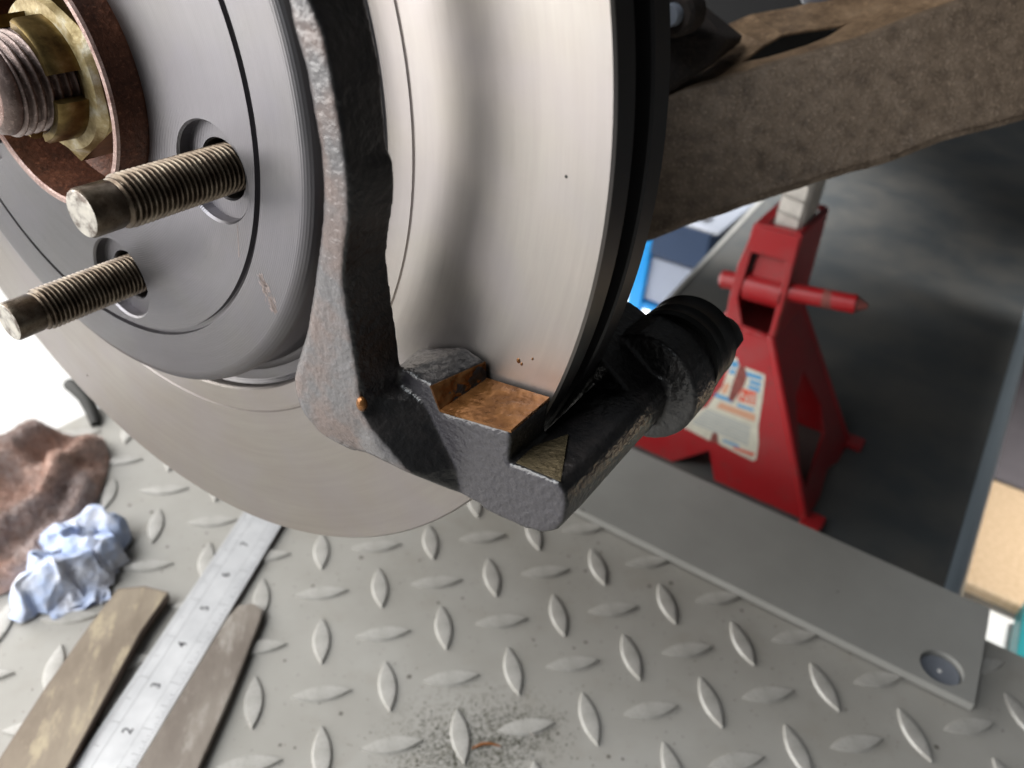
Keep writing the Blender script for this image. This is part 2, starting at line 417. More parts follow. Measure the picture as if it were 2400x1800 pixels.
# ------------------------------------------------------------------ the setting: lift plate, beam, floor, underbody
def uz(u, z):                           # hub-local (u, z) to ground x, y
    p = HC + U * u + A * z; return (p.x, p.y)
pl = MB().prism([uz(-275, -289.5), uz(760, -289.5), uz(760, 420), uz(-275, 420)], -6, 0)
plate = pl.obj('checker_plate', M_plate); tag(plate, kind='structure')
bevel(plate, 0.8, 1)
def m_tread():
    n = N('worn_deck_tread')
    a = n.noise(9, 4); b = n.noise(1.3, 4)
    z = n.n('ShaderNodeSeparateXYZ', {'Vector': n.obj()}).outputs[2]
    c = n.mix(n.ramp(a, [(0.4, 0.0), (0.65, 1.0)]), (0.39, 0.38, 0.355), (0.45, 0.44, 0.415))
    foot = n.math('MULTIPLY', n.ramp(z, [(0.0, 1.0), (0.0008, 0.0)]), n.ramp(b, [(0.48, 0.0), (0.7, 0.55)]))
    c = n.mix(foot, c, (0.17, 0.15, 0.12))
    return n.fin(c, 0.0, n.math('ADD', 0.2, n.math('MULTIPLY', a, 0.2)), n.bump(b, 0.15, 0.1), 0.7)
M_tread = m_tread()
def tread_mesh():
    n = 7; hl, hw, h = 15.2, 4.9, 1.6; out = []
    for i in range(n): t = -1 + 2 * i / n; out.append((hw * (1 - t * t), t * hl))
    for i in range(n): t = 1 - 2 * i / n; out.append((-hw * (1 - t * t), t * hl))
    k = len(out); mb = MB()
    vs = [(x, y, 0.0) for x, y in out] + [(x * .80, y * .95, h * .88) for x, y in out] + [(x * .55, y * .85, h) for x, y in out]
    fs = [(i, (i + 1) % k, k + (i + 1) % k, k + i) for i in range(k)] + [(k + i, k + (i + 1) % k, 2 * k + (i + 1) % k, 2 * k + i) for i in range(k)] + [tuple(range(2 * k, 3 * k))]
    return mb.add(vs, fs).mesh('raised_tread', M_tread, 40)
PIT = 32.8
def cam_px(p):
    d = Vector(p) - Vector(CAM); z = d.dot(Vector(RZ))
    if z < 30: return None
    return (1200 + 1889.25 * d.dot(Vector(RX)) / z, 900 + 1889.25 * d.dot(Vector(RY)) / z)
tm = tread_mesh(); cnt = 0
for j in range(-5, 16):
    for i in range(-16, 26):
        x, y = i * PIT, j * PIT
        d = Vector((x, y, 304)) - HC; lu, lz_ = d.dot(U), d.dot(A)
        if lu < -262 or lz_ < -283 or lu > 740: continue
        q = cam_px((x, y, 0))
        if q is None or not (-260 < q[0] < 2700 and -100 < q[1] < 2150): continue
        o = link('raised_tread', tm, plate); o.location = (x * S, y * S, 0)
        o.rotation_euler = (0, 0, (0 if (i + j) % 2 else R_(90)) + random.uniform(-.02, .02)); cnt += 1
floor = MB().box(-9000, 9000, -9000, 9000, -320, -302).obj('workshop_floor', M_floor); tag(floor, kind='structure')
# lift cross beam under the car (local u, z on the plane v=-400)
beam = empty('lift_crossbeam', 'dark glossy lift crossbeam running under the car behind the red stand', 'lift beam', at_local((0, -400, 0)))
bm_ = MB()
bm_.add([(-52, 0, -280), (284, 0, -280), (294, 0, -2800), (-205, 0, -2800), (-52, -60, -280), (284, -60, -280), (294, -60, -2800), (-205, -60, -2800)],
        [(0, 1, 2, 3), (4, 7, 6, 5), (0, 4, 5, 1), (2, 6, 7, 3), (3, 7, 4, 0), (1, 5, 6, 2)])
bm_.obj('beam_deck', M_slab, beam)
eg = MB(); prof = []
for k in range(9):
    a = math.pi / 2 * k / 8; prof.append((16 * math.sin(a), -16 + 16 * math.cos(a) + 0.5))
prof += [(16, -64), (0, -64)]
n = len(prof)
eg.add([(284.5 + x, y, -280) for x, y in prof] + [(294.5 + x, y, -2800) for x, y in prof], [(i, (i + 1) % n, n + (i + 1) % n, n + i) for i in range(n)] + [tuple(range(n)), tuple(range(n, 2 * n))])
eg.obj('rolled_edge', M_slabedge, beam, 40)
lp = MB().add([(-57, 2, -280), (-52, 2, -280), (-205, 2, -2800), (-212, 2, -2800), (-57, -60, -280), (-52, -60, -280), (-205, -60, -2800), (-212, -60, -2800)],
        [(0, 1, 2, 3), (4, 7, 6, 5), (0, 4, 5, 1), (2, 6, 7, 3), (3, 7, 4, 0), (1, 5, 6, 2)])
lp.obj('edge_lip', M_cover, beam)
# car overhead
ub = MB()
ub.box(-1100, 350, 45, 70, -950, -330)  # mostly unseen; edges cut to shade the beam and let lamplight past
ub.box(350, 1100, 45, 70, -420, -330)
ub.prism([(390 * math.cos(R_(a)), 390 * math.sin(R_(a)) + 20) for a in range(0, 181, 12)] + [(405 * math.cos(R_(a)), 405 * math.sin(R_(a)) + 20) for a in range(180, -1, -12)], -330, 40)
ub.box(-500, 160, -40, 50, -640, -385)
ub.box(30, 150, -22, 50, -420, -330)
und = ub.obj('car_underbody', M_under); und.matrix_world = HUB
tag(und, 'black car underbody and wheel arch above the rusty arm', 'car body')

# ------------------------------------------------------------------ brake disc
disc = empty('brake_disc', 'shiny new vented brake disc on the hub', 'brake disc', HUB)
R0 = 152.8
MB().lathe([(97.6, -7.5), (97.6, -0.6), (98.2, 0), (105.0, 0), (105.3, -0.5), (105.8, -0.5), (106.1, 0.0), (152.2, 0.0), (152.8, -0.6)], 360).obj('friction_ring', M_fric, disc, 35)
MB().lathe([(152.8, -0.6), (152.8, -7.6), (152.2, -8.2), (97.6, -8.2)], 360).obj('ring_edge', M_rim, disc, 35)
MB().lathe([(97.6, -15.2), (152.3, -15.2), (152.8, -15.8), (152.8, -22.6), (152.2, -23.2), (97.6, -23.2)], 360, True).obj('rear_friction_ring', M_rim, disc, 35)
vm = MB().hull([(104, -2.2, -15.4), (104, 2.2, -15.4), (104, 2.2, -8), (104, -2.2, -8), (149, -1.8, -15.4), (149, 1.8, -15.4), (149, 1.8, -8), (149, -1.8, -8)]).mesh('cooling_vane', M_rim)
for k in range(36):
    o = link('cooling_vane', vm, disc); o.rotation_euler = (0, 0, 2 * math.pi * k / 36)
# hat: turned face with five counterbored stud holes, groove, rounded shoulder, wall, undercut
HZ, PCR, A0 = 14.5, 57.05, -0.2035
ANG = [A0 + k * R_(72) for k in range(5)]
hat = MB()
holes = [circle(12.6, 40, PCR * math.cos(a), PCR * math.sin(a)) for a in ANG]
hat.add(*filled(circle(71.4, 180), [circle(34.6, 120)] + holes, HZ))
for a in ANG:
    cx, cy = PCR * math.cos(a), PCR * math.sin(a)
    rings = [(12.6, HZ), (12.1, HZ - .6), (12.0, HZ - 3.4), (7.7, HZ - 3.4), (7.3, HZ - 4.0), (7.3, 1.0)]; k = 40
    vs = [(cx + r * math.cos(6.283185 * i / k), cy + r * math.sin(6.283185 * i / k), z) for r, z in rings for i in range(k)]
    hat.add(vs, [(q * k + i, q * k + (i + 1) % k, (q + 1) * k + (i + 1) % k, (q + 1) * k + i) for q in range(len(rings) - 1) for i in range(k)])
hat.lathe([(71.4, HZ), (71.5, HZ - 1.5), (72.9, HZ - 1.5), (73.1, HZ - .12)], 180)
sh = [(73.1, HZ - .12)]
for k in range(9):
    a = math.pi / 2 * k / 8; sh.append((85.1 + 4.2 * math.sin(a), HZ - .12 - 4.2 + 4.2 * math.cos(a)))
sh += [(89.3, 1.5), (90.6, -2.2), (93.0, -3.8), (96.2, -3.8), (97.5, -3.0)]
hat.lathe(sh, 180)
hat.lathe([(34.6, HZ), (34.2, HZ - .8), (34.2, 4)], 120)
hat.obj('hat', M_hat, disc, 28)
# pale scuff and scratch on the hat
rs_ = random.Random(3); scf = MB()
for q in range(150):
    t = rs_.uniform(0, 1); cx = 68.6 + 4.4 * t + rs_.gauss(0, .9) * (1 - abs(t - .5)); cy = -34.6 - 9.0 * t + rs_.gauss(0, .7)
    if math.hypot(cx, cy) > 84.6: continue
    a = rs_.gauss(-1.1, .35); l = rs_.uniform(.3, 1.1); w_ = rs_.uniform(.1, .32); ca, sa = math.cos(a), math.sin(a)
    scf.add([(cx - l * ca, cy - l * sa, HZ - .085), (cx + w_ * sa, cy - w_ * ca, HZ - .085), (cx + l * ca, cy + l * sa, HZ - .085), (cx - w_ * sa, cy + w_ * ca, HZ - .085)], [(0, 1, 2, 3)])
scf.add([(62.6, -22.6, HZ + .03), (62.75, -22.6, HZ + .03), (61.8, -31.6, HZ + .03), (61.5, -31.6, HZ + .03)], [(0, 1, 2, 3)])
tag(scf.obj('scuff_mark', M_scuff, disc, None, False), kind='stuff')
fk = MB()
for x, y, r in ((136.0, -38.3, .55), (136.9, -38.8, .36), (139.6, -36.3, .28)):
    fk.lathe([(0, .35), (r * .6, .28), (r, .02)], 10); k = 30
    fk.v[-k:] = [(a_ + x, b_ * 1.3 + y, c_) for a_, b_, c_ in fk.v[-k:]]
tag(fk.obj('grease_fleck', M_cop, disc, 60), kind='stuff')
dk = MB()
for x, y, r in ((142.9, 6.7, .35), (-58.5, -127.1, .5)):
    dk.lathe([(0, .12), (r, .02)], 10); k = 20
    dk.v[-k:] = [(a_ + x, b_ + y, c_) for a_, b_, c_ in dk.v[-k:]]
tag(dk.obj('dark_speck', M_rim, disc, 60), kind='stuff')
# ------------------------------------------------------------------ hub with studs
hub = empty('wheel_hub', 'rusty hub centre with threaded studs standing through the disc', 'wheel hub', HUB)
MB().lathe([(33.7, 9), (33.7, 14.9), (33.0, 16.0), (32.9, 21.3)], 120).obj('hub_pilot', M_hub, hub, 40)
MB().lathe([(32.9, 21.3), (32.5, 22.0), (31.2, 22.0), (30.9, 21.5)], 120).obj('pilot_rim', M_lip, hub, 40)
MB().lathe([(30.9, 21.5), (30.4, 6.5), (27, 3), (11, 2.2)], 120).obj('hub_cup', M_hub, hub, 40)
MB().lathe([(70, 0.5), (70, -8), (30, -8), (30, 0.5)], 72, True).obj('hub_flange', M_hub, hub, 40)
def thread(mb, z0, z1, rc, rr, pitch, na=56, per=8, fade=1.5):
    nz = int((z1 - z0) / pitch * per); vs = []
    for q in range(nz + 1):
        z = z0 + (z1 - z0) * q / nz
        for i in range(na):
            f = (z / pitch - i / na) % 1.0
            h = 0.5 - 0.5 * math.cos(2 * math.pi * f); h = h ** 0.8
            e = min(1.0, (z1 - z) / fade)
            r = rr + (rc - rr) * h * (0.25 + .75 * e) - (1 - e) * 0.15
            a = 2 * math.pi * i / na
            vs.append((r * math.cos(a), r * math.sin(a), z))
    mb.add(vs, [(q * na + i, q * na + (i + 1) % na, (q + 1) * na + (i + 1) % na, (q + 1) * na + i) for q in range(nz) for i in range(na)])
sm = MB(); thread(sm, 3.0, 40.2, 6.05, 5.0, 1.33, 56, 10)
sm.lathe([(5.1, 40.2), (5.35, 40.8), (5.4, 47.0), (5.05, 47.7)], 56)
sm.lathe([(5.05, 47.7), (4.7, 47.85), (2.5, 47.6), (0.0, 47.7)], 56, mi=1)
sme = sm.mesh('wheel_stud', [M_stud, M_tip], 50)
for k, a in enumerate(ANG):
    o = link('wheel_stud', sme, hub); o.location = (PCR * math.cos(a) * S, PCR * math.sin(a) * S, 0); o.rotation_euler = (0, 0, 1.3 * k)

axle = empty('axle_shaft', 'threaded axle end poking out of the zinc castle nut', 'axle', HUB)
ax = MB(); thread(ax, 4, 31.4, 12.3, 10.9, 2.3, 72, 10, 0.8)
ax.lathe([(11.3, 31.4), (11.5, 31.8), (11.0, 33.6), (9.2, 34.9)], 72)
ax.obj('threaded_end', M_axle, axle, 50)
ae = MB(); ae.lathe([(9.2, 34.9), (8.9, 35.1), (4.0, 35.0), (3.2, 33.0), (0, 31)], 72); ae.obj('end_face', M_lip, axle, 40)
nut = empty('castle_nut', 'yellow zinc castle nut with slots in the rusty hub cup', 'nut', HUB)
nb = MB()
hexp = [(22.2 * math.cos(R_(-85 + 60 * k)), 22.2 * math.sin(R_(-85 + 60 * k))) for k in range(6)]
nb.prism(hexp, 3.5, 15.4)
nb.obj('hex_body', M_nut, nut); 
ch = MB(); k = 96
hx = []
for i in range(k):
    a = 2 * math.pi * i / k; d = (a - R_(-85)) % R_(60) - R_(30); hx.append((19.22 / math.cos(d) * math.cos(a), 19.22 / math.cos(d) * math.sin(a)))
vs = [(x, y, 15.4 - max(0, math.hypot(x, y) - 19.6) * .35) for x, y in hx] + [(18.3 * math.cos(2 * math.pi * i / k), 18.3 * math.sin(2 * math.pi * i / k), 17.0) for i in range(k)] + [(14.4 * math.cos(2 * math.pi * i / k), 14.4 * math.sin(2 * math.pi * i / k), 17.4) for i in range(k)]
ch.add(vs, [(q * k + i, q * k + (i + 1) % k, (q + 1) * k + (i + 1) % k, (q + 1) * k + i) for q in range(2) for i in range(k)])
ch.obj('chamfer_face', M_nutw, nut, 30)
for s in range(4):
    c0 = R_(4 + 90 * s + 13); c1 = R_(4 + 90 * s + 77)
    seg = MB(); pts = [(12.5, 17.0), (15.6, 17.0), (15.3, 24.0), (14.6, 24.9), (12.9, 24.9), (12.5, 24.5)]
    seg.lathe(pts, 24, True, 0, c0, c1); m = len(pts)
    seg.f += [tuple(range(m)), tuple(range(24 * m, 25 * m))]; seg.mi += [0, 0]
    seg.obj('crown_segment', M_nut, nut, 40)
MB().lathe([(12.45, 17), (14.6, 17.3)], 60).obj('slot_floor', M_nut, nut, 40)

# ------------------------------------------------------------------ caliper bracket
brk = empty('caliper_bracket', 'black cast caliper bracket straddling the edge of the brake disc', 'caliper bracket', HUB)
b = MB()
L = [(88, 74), (93, 60), (96.5, 45), (98.5, 33.7), (99.4, 28.9), (101.5, 23.3), (102.9, 14.9), (103.9, 9.2), (104.0, 2.0), (103.1, -5.8), (101.2, -13.8), (98.8, -23.6), (95.8, -34.4), (92.1, -43.3), (90.2, -48.4), (89.9, -52.3), (91.2, -57.3), (95.8, -62.2), (104.2, -64.6)]
Rr = [(97, 76), (101, 62), (103.5, 47), (104.9, 34.6), (107.1, 31.4), (108.2, 28.4), (109.8, 20.5), (110.9, 14.9), (111.9, 7.1), (112.0, 2.6), (111.6, -3.6), (110.2, -9.6), (109.4, -15.3), (109.9, -22.5), (111.1, -30.6), (112.0, -37.6), (112.7, -42.6), (113.2, -50.9), (114.5, -57.3), (118.0, -59.6)]
I_ = [(99, 76), (103, 62), (105, 47), (106.2, 33.6), (107.9, 28.7), (109.2, 24.2), (109.9, 21.6), (109.7, 18.7), (110.3, 14.3), (110.5, 8.4), (112.2, 6.2), (112.7, 2.0), (112.4, -3.0), (111.0, -9.4), (110.2, -15.3), (111.3, -24.6), (112.5, -31.9), (113.7, -41.3), (114.4, -50), (117, -58)]
def resamp(P, n):
    d = [0]
    for p, q in zip(P, P[1:]): d.append(d[-1] + math.dist(p, q))
    return [(float(np.interp(d[-1] * i / (n - 1), d, [p[0] for p in P])), float(np.interp(d[-1] * i / (n - 1), d, [p[1] for p in P]))) for i in range(n)]
nr = 64; Lr, Rs, Is = resamp(L, nr), resamp(Rr, nr), resamp(I_, nr)
vs = []; fs = []
for i in range(nr):
    l, r, q = Lr[i], Rs[i], Is[i]; t = i / (nr - 1)
    zf = 27.0 - 3.0 * max(0, (t - .88) / .12) ** 2
    sec = [(l[0] + 1.0, l[1], 14.5), (l[0] - .3, l[1], 19), (l[0], l[1], zf - 2.6), (l[0] + .7, l[1], zf - .9), (l[0] + 2.6, l[1], zf), (r[0] - .5, r[1], zf + .2), (r[0], r[1], zf), ((r[0] + q[0]) / 2, (r[1] + q[1]) / 2, 20.5), (q[0], q[1], 14.5)]
    vs += sec
ms = 9
for i in range(nr - 1):
    for q in range(ms): fs.append((i * ms + q, i * ms + (q + 1) % ms, (i + 1) * ms + (q + 1) % ms, (i + 1) * ms + q))
fs += [tuple(range(ms)), tuple(range((nr - 1) * ms, nr * ms))]
b.add(vs, fs)
def lower(mb, mir):
    f = (lambda p: (p[0], 24 - p[1], p[2])) if mir else (lambda p: p)
    H = lambda pts: mb.hull([f(p) for p in pts])
    # sweep of the bar into the foot
    H([(104, -63, 24), (100, -60, 15), (110, -45, 26), (113.6, -50, 27), (114.5, -57.3, 26.6), (118, -59.4, 26.4), (124.6, -61.6, 24.5), (104.2, -64.6, 22), (130, -68.5, 17), (122, -69, 15.6), (108, -66, 13),
       (122, -49, 14.6), (127, -57, 14.8), (131, -62.7, 15.0), (133, -70.3, 14.6), (112, -46, 14), (112, -60, 3), (130, -70, 3)])
    # foot in front of the disc
    H([(115, -42.1, 15.1), (123, -42.9, 15.1), (126.2, -49, 15.3), (121.8, -39.8, 1.0), (127.9, -41.2, 1.0), (128.9, -46.2, 1.0), (116, -64, 15.2), (127, -64, 15.2), (116, -64, 1.0), (128, -64, 1.0), (108, -46, 1.0), (108, -48, 14)])
    H([(125.6, -48.9, 15.3), (144.8, -45.3, 15.3), (143.9, -54.5, 15.3), (128.4, -46.6, .9), (145.6, -44.2, .9), (144.6, -54, .9), (122, -66, 15.3), (133.5, -70.2, 15.3), (144.6, -70, 15.3), (122, -66, .9), (133.5, -72, .9), (144.6, -71.5, .9)])
    # bridge over the edge of the disc
    pr = [(144.4, -54.2), (147.6, -53.4), (157.4, -52.6), (159.4, -54.4), (160.2, -58), (160, -62.5), (158.6, -66.0), (155.5, -68.8), (150.5, -70.4), (138.5, -71.2)]
    mb.add([f((x, y, 15.3)) for x, y in pr] + [f((x + .2, y - .4, 5)) for x, y in pr] + [f((x, y, -46)) for x, y in pr],
           [tuple(range(10)), tuple(range(20, 30))] + [(q * 10 + i, q * 10 + (i + 1) % 10, (q + 1) * 10 + (i + 1) % 10, (q + 1) * 10 + i) for q in range(2) for i in range(10)])
    H([(124, -46, -25), (143, -44.6, -25), (148, -50, -25), (159, -56, -25), (159, -66, -25), (140, -73, -25), (124, -73, -25), (124, -44, -52), (139, -43.6, -52), (146, -46, -52), (159, -54, -52), (159, -68, -52), (140, -74, -52), (124, -74, -52)])
    H([(100, -38, -28), (126, -44, -27), (126, -72, -27), (100, -70, -28), (100, -38, -50), (126, -44, -50), (126, -72, -50), (100, -70, -50)])
    bo = [f((152.8 + 15.4 * math.cos(a) , -58 + 15.4 * math.sin(a), z)) for z in (-36, -50.5) for a in [6.2832 * i / 28 for i in range(28)]]
    mb.hull(bo)
lower(b, False); lower(b, True)
# inboard mounting web joining both ends
b.hull([(100, -66, -50), (126, -66, -50), (100, 88, -50), (126, 88, -50), (100, -66, -36), (122, -66, -36), (100, 88, -36), (122, 88, -36)])
body = b.obj('bracket_body', M_brk, brk, None)
rmd = body.modifiers.new('remesh', 'REMESH'); rmd.mode = 'VOXEL'; rmd.voxel_size = 0.62 * S; rmd.use_smooth_shade = True
smo = body.modifiers.new('smooth', 'SMOOTH'); smo.factor = 0.5; smo.iterations = 4
tx = bpy.data.textures.new('cast', 'CLOUDS'); tx.noise_scale = 1.6 * S; tx.noise_depth = 2
dm = body.modifiers.new('cast', 'DISPLACE'); dm.texture = tx; dm.strength = 0.2 * S; dm.mid_level = 0.5; dm.texture_coords = 'LOCAL'
# copper grease film on the pad seat and its side wall
def film(pts, nu, nv, amp, seed, thick=.35, ragged=0):
    mb = MB(); P = [Vector(p) for p in pts]; nrm = (P[1] - P[0]).cross(P[3] - P[0]).normalized()
    vs = []
    for lay in (0, 1):
        for i in range(nu + 1):
            for j in range(nv + 1):
                s_, t_ = i / nu, j / nv
                p = (P[0] * (1 - s_) + P[1] * s_) * (1 - t_) + (P[3] * (1 - s_) + P[2] * s_) * t_
                e = min(1, 8 * min(s_, 1 - s_, t_ * 1.0 + .02, 1 - t_))
                h = thick * (0.4 + .6 * e) + amp * e * (noise.noise(Vector((p.x * .35 + seed, p.y * .35, p.z * .5))) + .6 * noise.noise(Vector((p.x * .9, p.y + seed, p.z * 1.1))))
                if ragged:
                    e2 = min(s_, 1 - s_, t_, 1 - t_); hide = e2 * 3.2 + .55 * noise.noise(Vector((p.x * .30, p.y + seed, p.z * .30))) - .42
                    h = h if hide > 0 else -.5
                w_ = (p + nrm * ((h if h < 0 else max(h, .1)) if lay else -.6)); vs.append(w_[:])
    k = (nu + 1) * (nv + 1); fs = []
    for i in range(nu):
        for j in range(nv):
            a = i * (nv + 1) + j; q = (a, a + nv + 1, a + nv + 2, a + 1); fs.append(q[::-1]); fs.append(tuple(x + k for x in q))
    ring = [i * (nv + 1) for i in range(nu)] + [nu * (nv + 1) + j for j in range(nv)] + [i * (nv + 1) + nv for i in range(nu, 0, -1)] + [j for j in range(nv, 0, -1)]
    for x, y in zip(ring, ring[1:] + ring[:1]): fs.append((x, y, y + k, x + k))
    return mb.add(vs, fs)
film([(126.0, -48.5, 15.5), (144.9, -45.0, 15.5), (145.7, -44.0, 1.2), (128.4, -46.2, 1.2)][::-1], 44, 34, .55, 3.0).obj('grease_film', M_cop, brk, 60)
film([(123.0, -42.8, 15.4), (125.9, -48.6, 15.4), (128.4, -46.1, 1.2), (127.8, -41.4, 1.2)], 20, 30, .35, 9.0).obj('grease_film', M_cop, brk, 60)
film([(146.4, -53.9, 14.6), (157.8, -52.9, 14.8), (150.5, -53.6, -1), (146.2, -54.2, 7)][::-1], 40, 40, .4, 5.0, .3, 1).obj('amber_reflection', M_amber, brk, 60)  # warm reflection on the lower shelf, built as a gold film
gd = MB(); bmx = bmesh.new(); bmesh.ops.create_icosphere(bmx, subdivisions=3, radius=1.25)
gd.add([(v.co.x * 1.1 + 113.2, v.co.y * 1.5 - 45.6, v.co.z * .9 + 27.2) for v in bmx.verts], [[v.index for v in f.verts] for f in bmx.faces]); bmx.free()
gd.obj('grease_dab', M_cop, brk, 80)
# guide pin bolt
gb = empty('guide_pin_boot', 'black rubber guide pin boot on the inboard end of the bracket', 'rubber boot', at_local((154.6, -55.0, -50)))
MB().lathe([(0, 1), (13.6, 1), (13.9, -1.0), (13.4, -2.0), (13.2, -5.2), (13.5, -5.8), (13.5, -6.6), (13.2, -7.2), (13.0, -12.0), (13.4, -13.2), (0, -15)], 56).obj('boot_sleeve', M_boot, gb, 35)
hd = MB(); k = 72; rows = []
for z, r, fl in ((-12.4, 12.9, 0), (-13.6, 14.0, .3), (-15.2, 14.4, .8), (-20, 14.5, 1), (-23.0, 14.2, 1), (-25.4, 12.9, .9), (-26.8, 10.4, .8), (-27.2, 0.01, 0)):
    for i in range(k):
        a = 2 * math.pi * i / k; d = ((a - R_(22)) % R_(60)) - R_(30); r = r * .93; rh = 12.3 / math.cos(d) * r / 13.5
        rr_ = r * (1 - fl) + min(rh, r) * fl; rows.append((rr_ * math.cos(a), rr_ * math.sin(a), z))
hd.add(rows, [(q * k + i, q * k + (i + 1) % k, (q + 1) * k + (i + 1) % k, (q + 1) * k + i) for q in range(7) for i in range(k)])
hd.obj('boot_cap', M_boot, gb, 40)

# ------------------------------------------------------------------ suspension
arm = empty('control_arm', 'rusty brown pressed steel control arm behind the disc', 'control arm', HUB)
lowp = [(70, -88, -130), (83.6, -79.6, -144.1), (98.1, -71.7, -159.2), (108.8, -65.3, -170.7), (126.3, -56.6, -188.2), (137.5, -51.4, -199.1), (150.0, -45.3, -211.5), (166.2, -39.0, -226.3), (183.4, -29.3, -244.3), (207.5, -20.0, -266.3), (219.8, -13.8, -278.7), (262, 7, -322)]
rid = [(58, -45, -158), (70.3, -36.1, -171.1), (84.4, -26.3, -187.5), (96, -21.2, -198.5), (108.4, -16.4, -209.8), (123, -10, -224), (138.2, -3.6, -238.0), (155.9, 6.4, -256.6), (171.9, 14.4, -272.7), (201.3, 27.8, -301.0), (225, 38.6, -324), (250, 50, -348)]
def loft3(rows, name, mat, parent, sub=10, disp=0.9, seed=0, thick=None, smooth=50):
    mb = MB(); rr = []
    def rs(P, n):
        d = [0]
        for p, q in zip(P, P[1:]): d.append(d[-1] + math.dist(p, q))
        return [tuple(float(np.interp(d[-1] * i / (n - 1), d, [p[k] for p in P])) for k in range(3)) for i in range(n)]
    n = 90
    R2 = [rs(P, n) for P in rows]
    full = []
    for a_, b_ in zip(R2, R2[1:]):
        for s_ in range(sub):
            t = s_ / sub; full.append([Vector(p) * (1 - t) + Vector(q) * t for p, q in zip(a_, b_)])
    full.append([Vector(p) for p in R2[-1]])
    vs = []
    for row in full:
        for p in row:
            d = Vector((noise.noise(p * .12 + Vector((seed, 0, 0))), noise.noise(p * .12 + Vector((0, seed + 5, 0))), noise.noise(p * .15))) * disp + Vector((noise.noise(p * .5), noise.noise(p * .5 + Vector((9, 0, 0))), noise.noise(p * .55))) * disp * .35
            vs.append((p + d)[:])
    m = len(full)
    mb.add(vs, [(i * n + j, i * n + j + 1, (i + 1) * n + j + 1, (i + 1) * n + j) for i in range(m - 1) for j in range(n - 1)])
    o = mb.obj(name, mat, parent, smooth, False)
    sd = o.modifiers.new('solid', 'SOLIDIFY'); sd.thickness = 3 * S; sd.offset = 0
    return o
under = [(p[0] - 22, p[1] + 2, p[2] - 40) for p in lowp]
lipo = [(p[0] - .5, p[1] - 2.2, p[2] + 2.6) for p in lowp]
def lerp(P, Q, t): return [tuple(a * (1 - t) + c * t for a, c in zip(p, q)) for p, q in zip(P, Q)]
rin = [(p[0] - 1.6, p[1] + .3, p[2] - 3.4) for p in rid]
loft3([rin, rid, lerp(rid, lowp, .06), lerp(rid, lowp, .9), lipo, lowp, under], 'side_wall', M_arm, arm, 8, .45, 1)
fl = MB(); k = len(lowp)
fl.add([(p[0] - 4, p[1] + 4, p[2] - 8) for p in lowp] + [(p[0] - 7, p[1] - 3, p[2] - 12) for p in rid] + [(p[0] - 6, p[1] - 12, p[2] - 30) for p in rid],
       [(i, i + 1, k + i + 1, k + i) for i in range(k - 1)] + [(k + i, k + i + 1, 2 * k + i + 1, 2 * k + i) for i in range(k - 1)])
fl.obj('inner_web', M_under, arm)  # black puts the arm's deep inner shade into the colour
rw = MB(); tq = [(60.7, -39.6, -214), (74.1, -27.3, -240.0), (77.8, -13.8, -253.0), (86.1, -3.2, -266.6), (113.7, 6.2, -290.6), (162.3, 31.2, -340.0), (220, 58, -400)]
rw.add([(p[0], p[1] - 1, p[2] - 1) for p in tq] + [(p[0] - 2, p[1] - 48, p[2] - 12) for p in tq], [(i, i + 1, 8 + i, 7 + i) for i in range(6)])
rw.obj('rear_wall', M_under, arm)  # blackened too, painting in the shade behind the slot
# top flange with its long slot
tops = [(60.7, -39.6, -214), (67.3, -35.1, -229.6), (74.1, -27.3, -240.0), (76.0, -20.5, -246.6), (77.8, -13.8, -253.0), (78.1, -8.1, -257.9), (86.1, -3.2, -266.6), (100.9, 0.9, -278.7), (113.7, 6.2, -290.6), (134.0, 18.8, -313.0), (162.3, 31.2, -340.0), (220, 58, -400)]
slot = [(99.5, -15.5, -225.0), (103.6, -9.6, -241.1), (107.9, -5.6, -246.9), (117.4, -2.9, -254.7), (129.7, -0.1, -264.0), (126.0, -4.3, -251.5), (120.0, -7.7, -243.0), (109.0, -12.6, -231.5)]
o3 = Vector(rid[2]); ex = (Vector(rid[8]) - Vector(rid[2])).normalized(); ey = (Vector(tops[7]) - Vector(rid[4])); ey = (ey - ex * ey.dot(ex)).normalized()
to2 = lambda p: ((Vector(p) - o3).dot(ex), (Vector(p) - o3).dot(ey))
outer = [to2(p) for p in rid[2:]] + [to2(p) for p in tops[::-1][:-2]]
outer = [q for k, q in enumerate(outer)]
fv, ff = filled(outer, [[to2(p) for p in slot]])
pts3 = rid[2:] + tops[::-1][:-2] + slot
tf = MB().add(pts3, ff)
tfo = tf.obj('top_flange', M_arm2, arm, None, False); sd = tfo.modifiers.new('solid', 'SOLIDIFY'); sd.thickness = 1.6 * S; sd.offset = 0
bevel(tfo, .5, 2)
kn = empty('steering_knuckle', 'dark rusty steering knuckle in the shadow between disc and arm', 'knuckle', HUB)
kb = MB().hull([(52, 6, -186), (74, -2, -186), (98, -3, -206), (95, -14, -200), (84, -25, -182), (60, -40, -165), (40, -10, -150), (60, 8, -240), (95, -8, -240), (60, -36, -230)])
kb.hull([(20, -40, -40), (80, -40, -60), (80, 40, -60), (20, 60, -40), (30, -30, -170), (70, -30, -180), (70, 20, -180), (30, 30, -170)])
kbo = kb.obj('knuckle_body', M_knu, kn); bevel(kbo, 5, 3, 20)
bt = empty('ball_joint_nut', 'small worn steel nut at the top of the dark knuckle', 'nut', at_local((84, 6.5, -186)))
MB().lathe([(8.5, -6), (8.5, 5), (7, 6.5), (4.5, 6.5), (4.5, -6)], 24).obj('nut_ring', M_knu, bt, 30)
MB().lathe([(0, 10), (3.5, 10), (4.2, 9), (4.2, -6)], 24).obj('threaded_end', M_steelgrey, bt, 40)
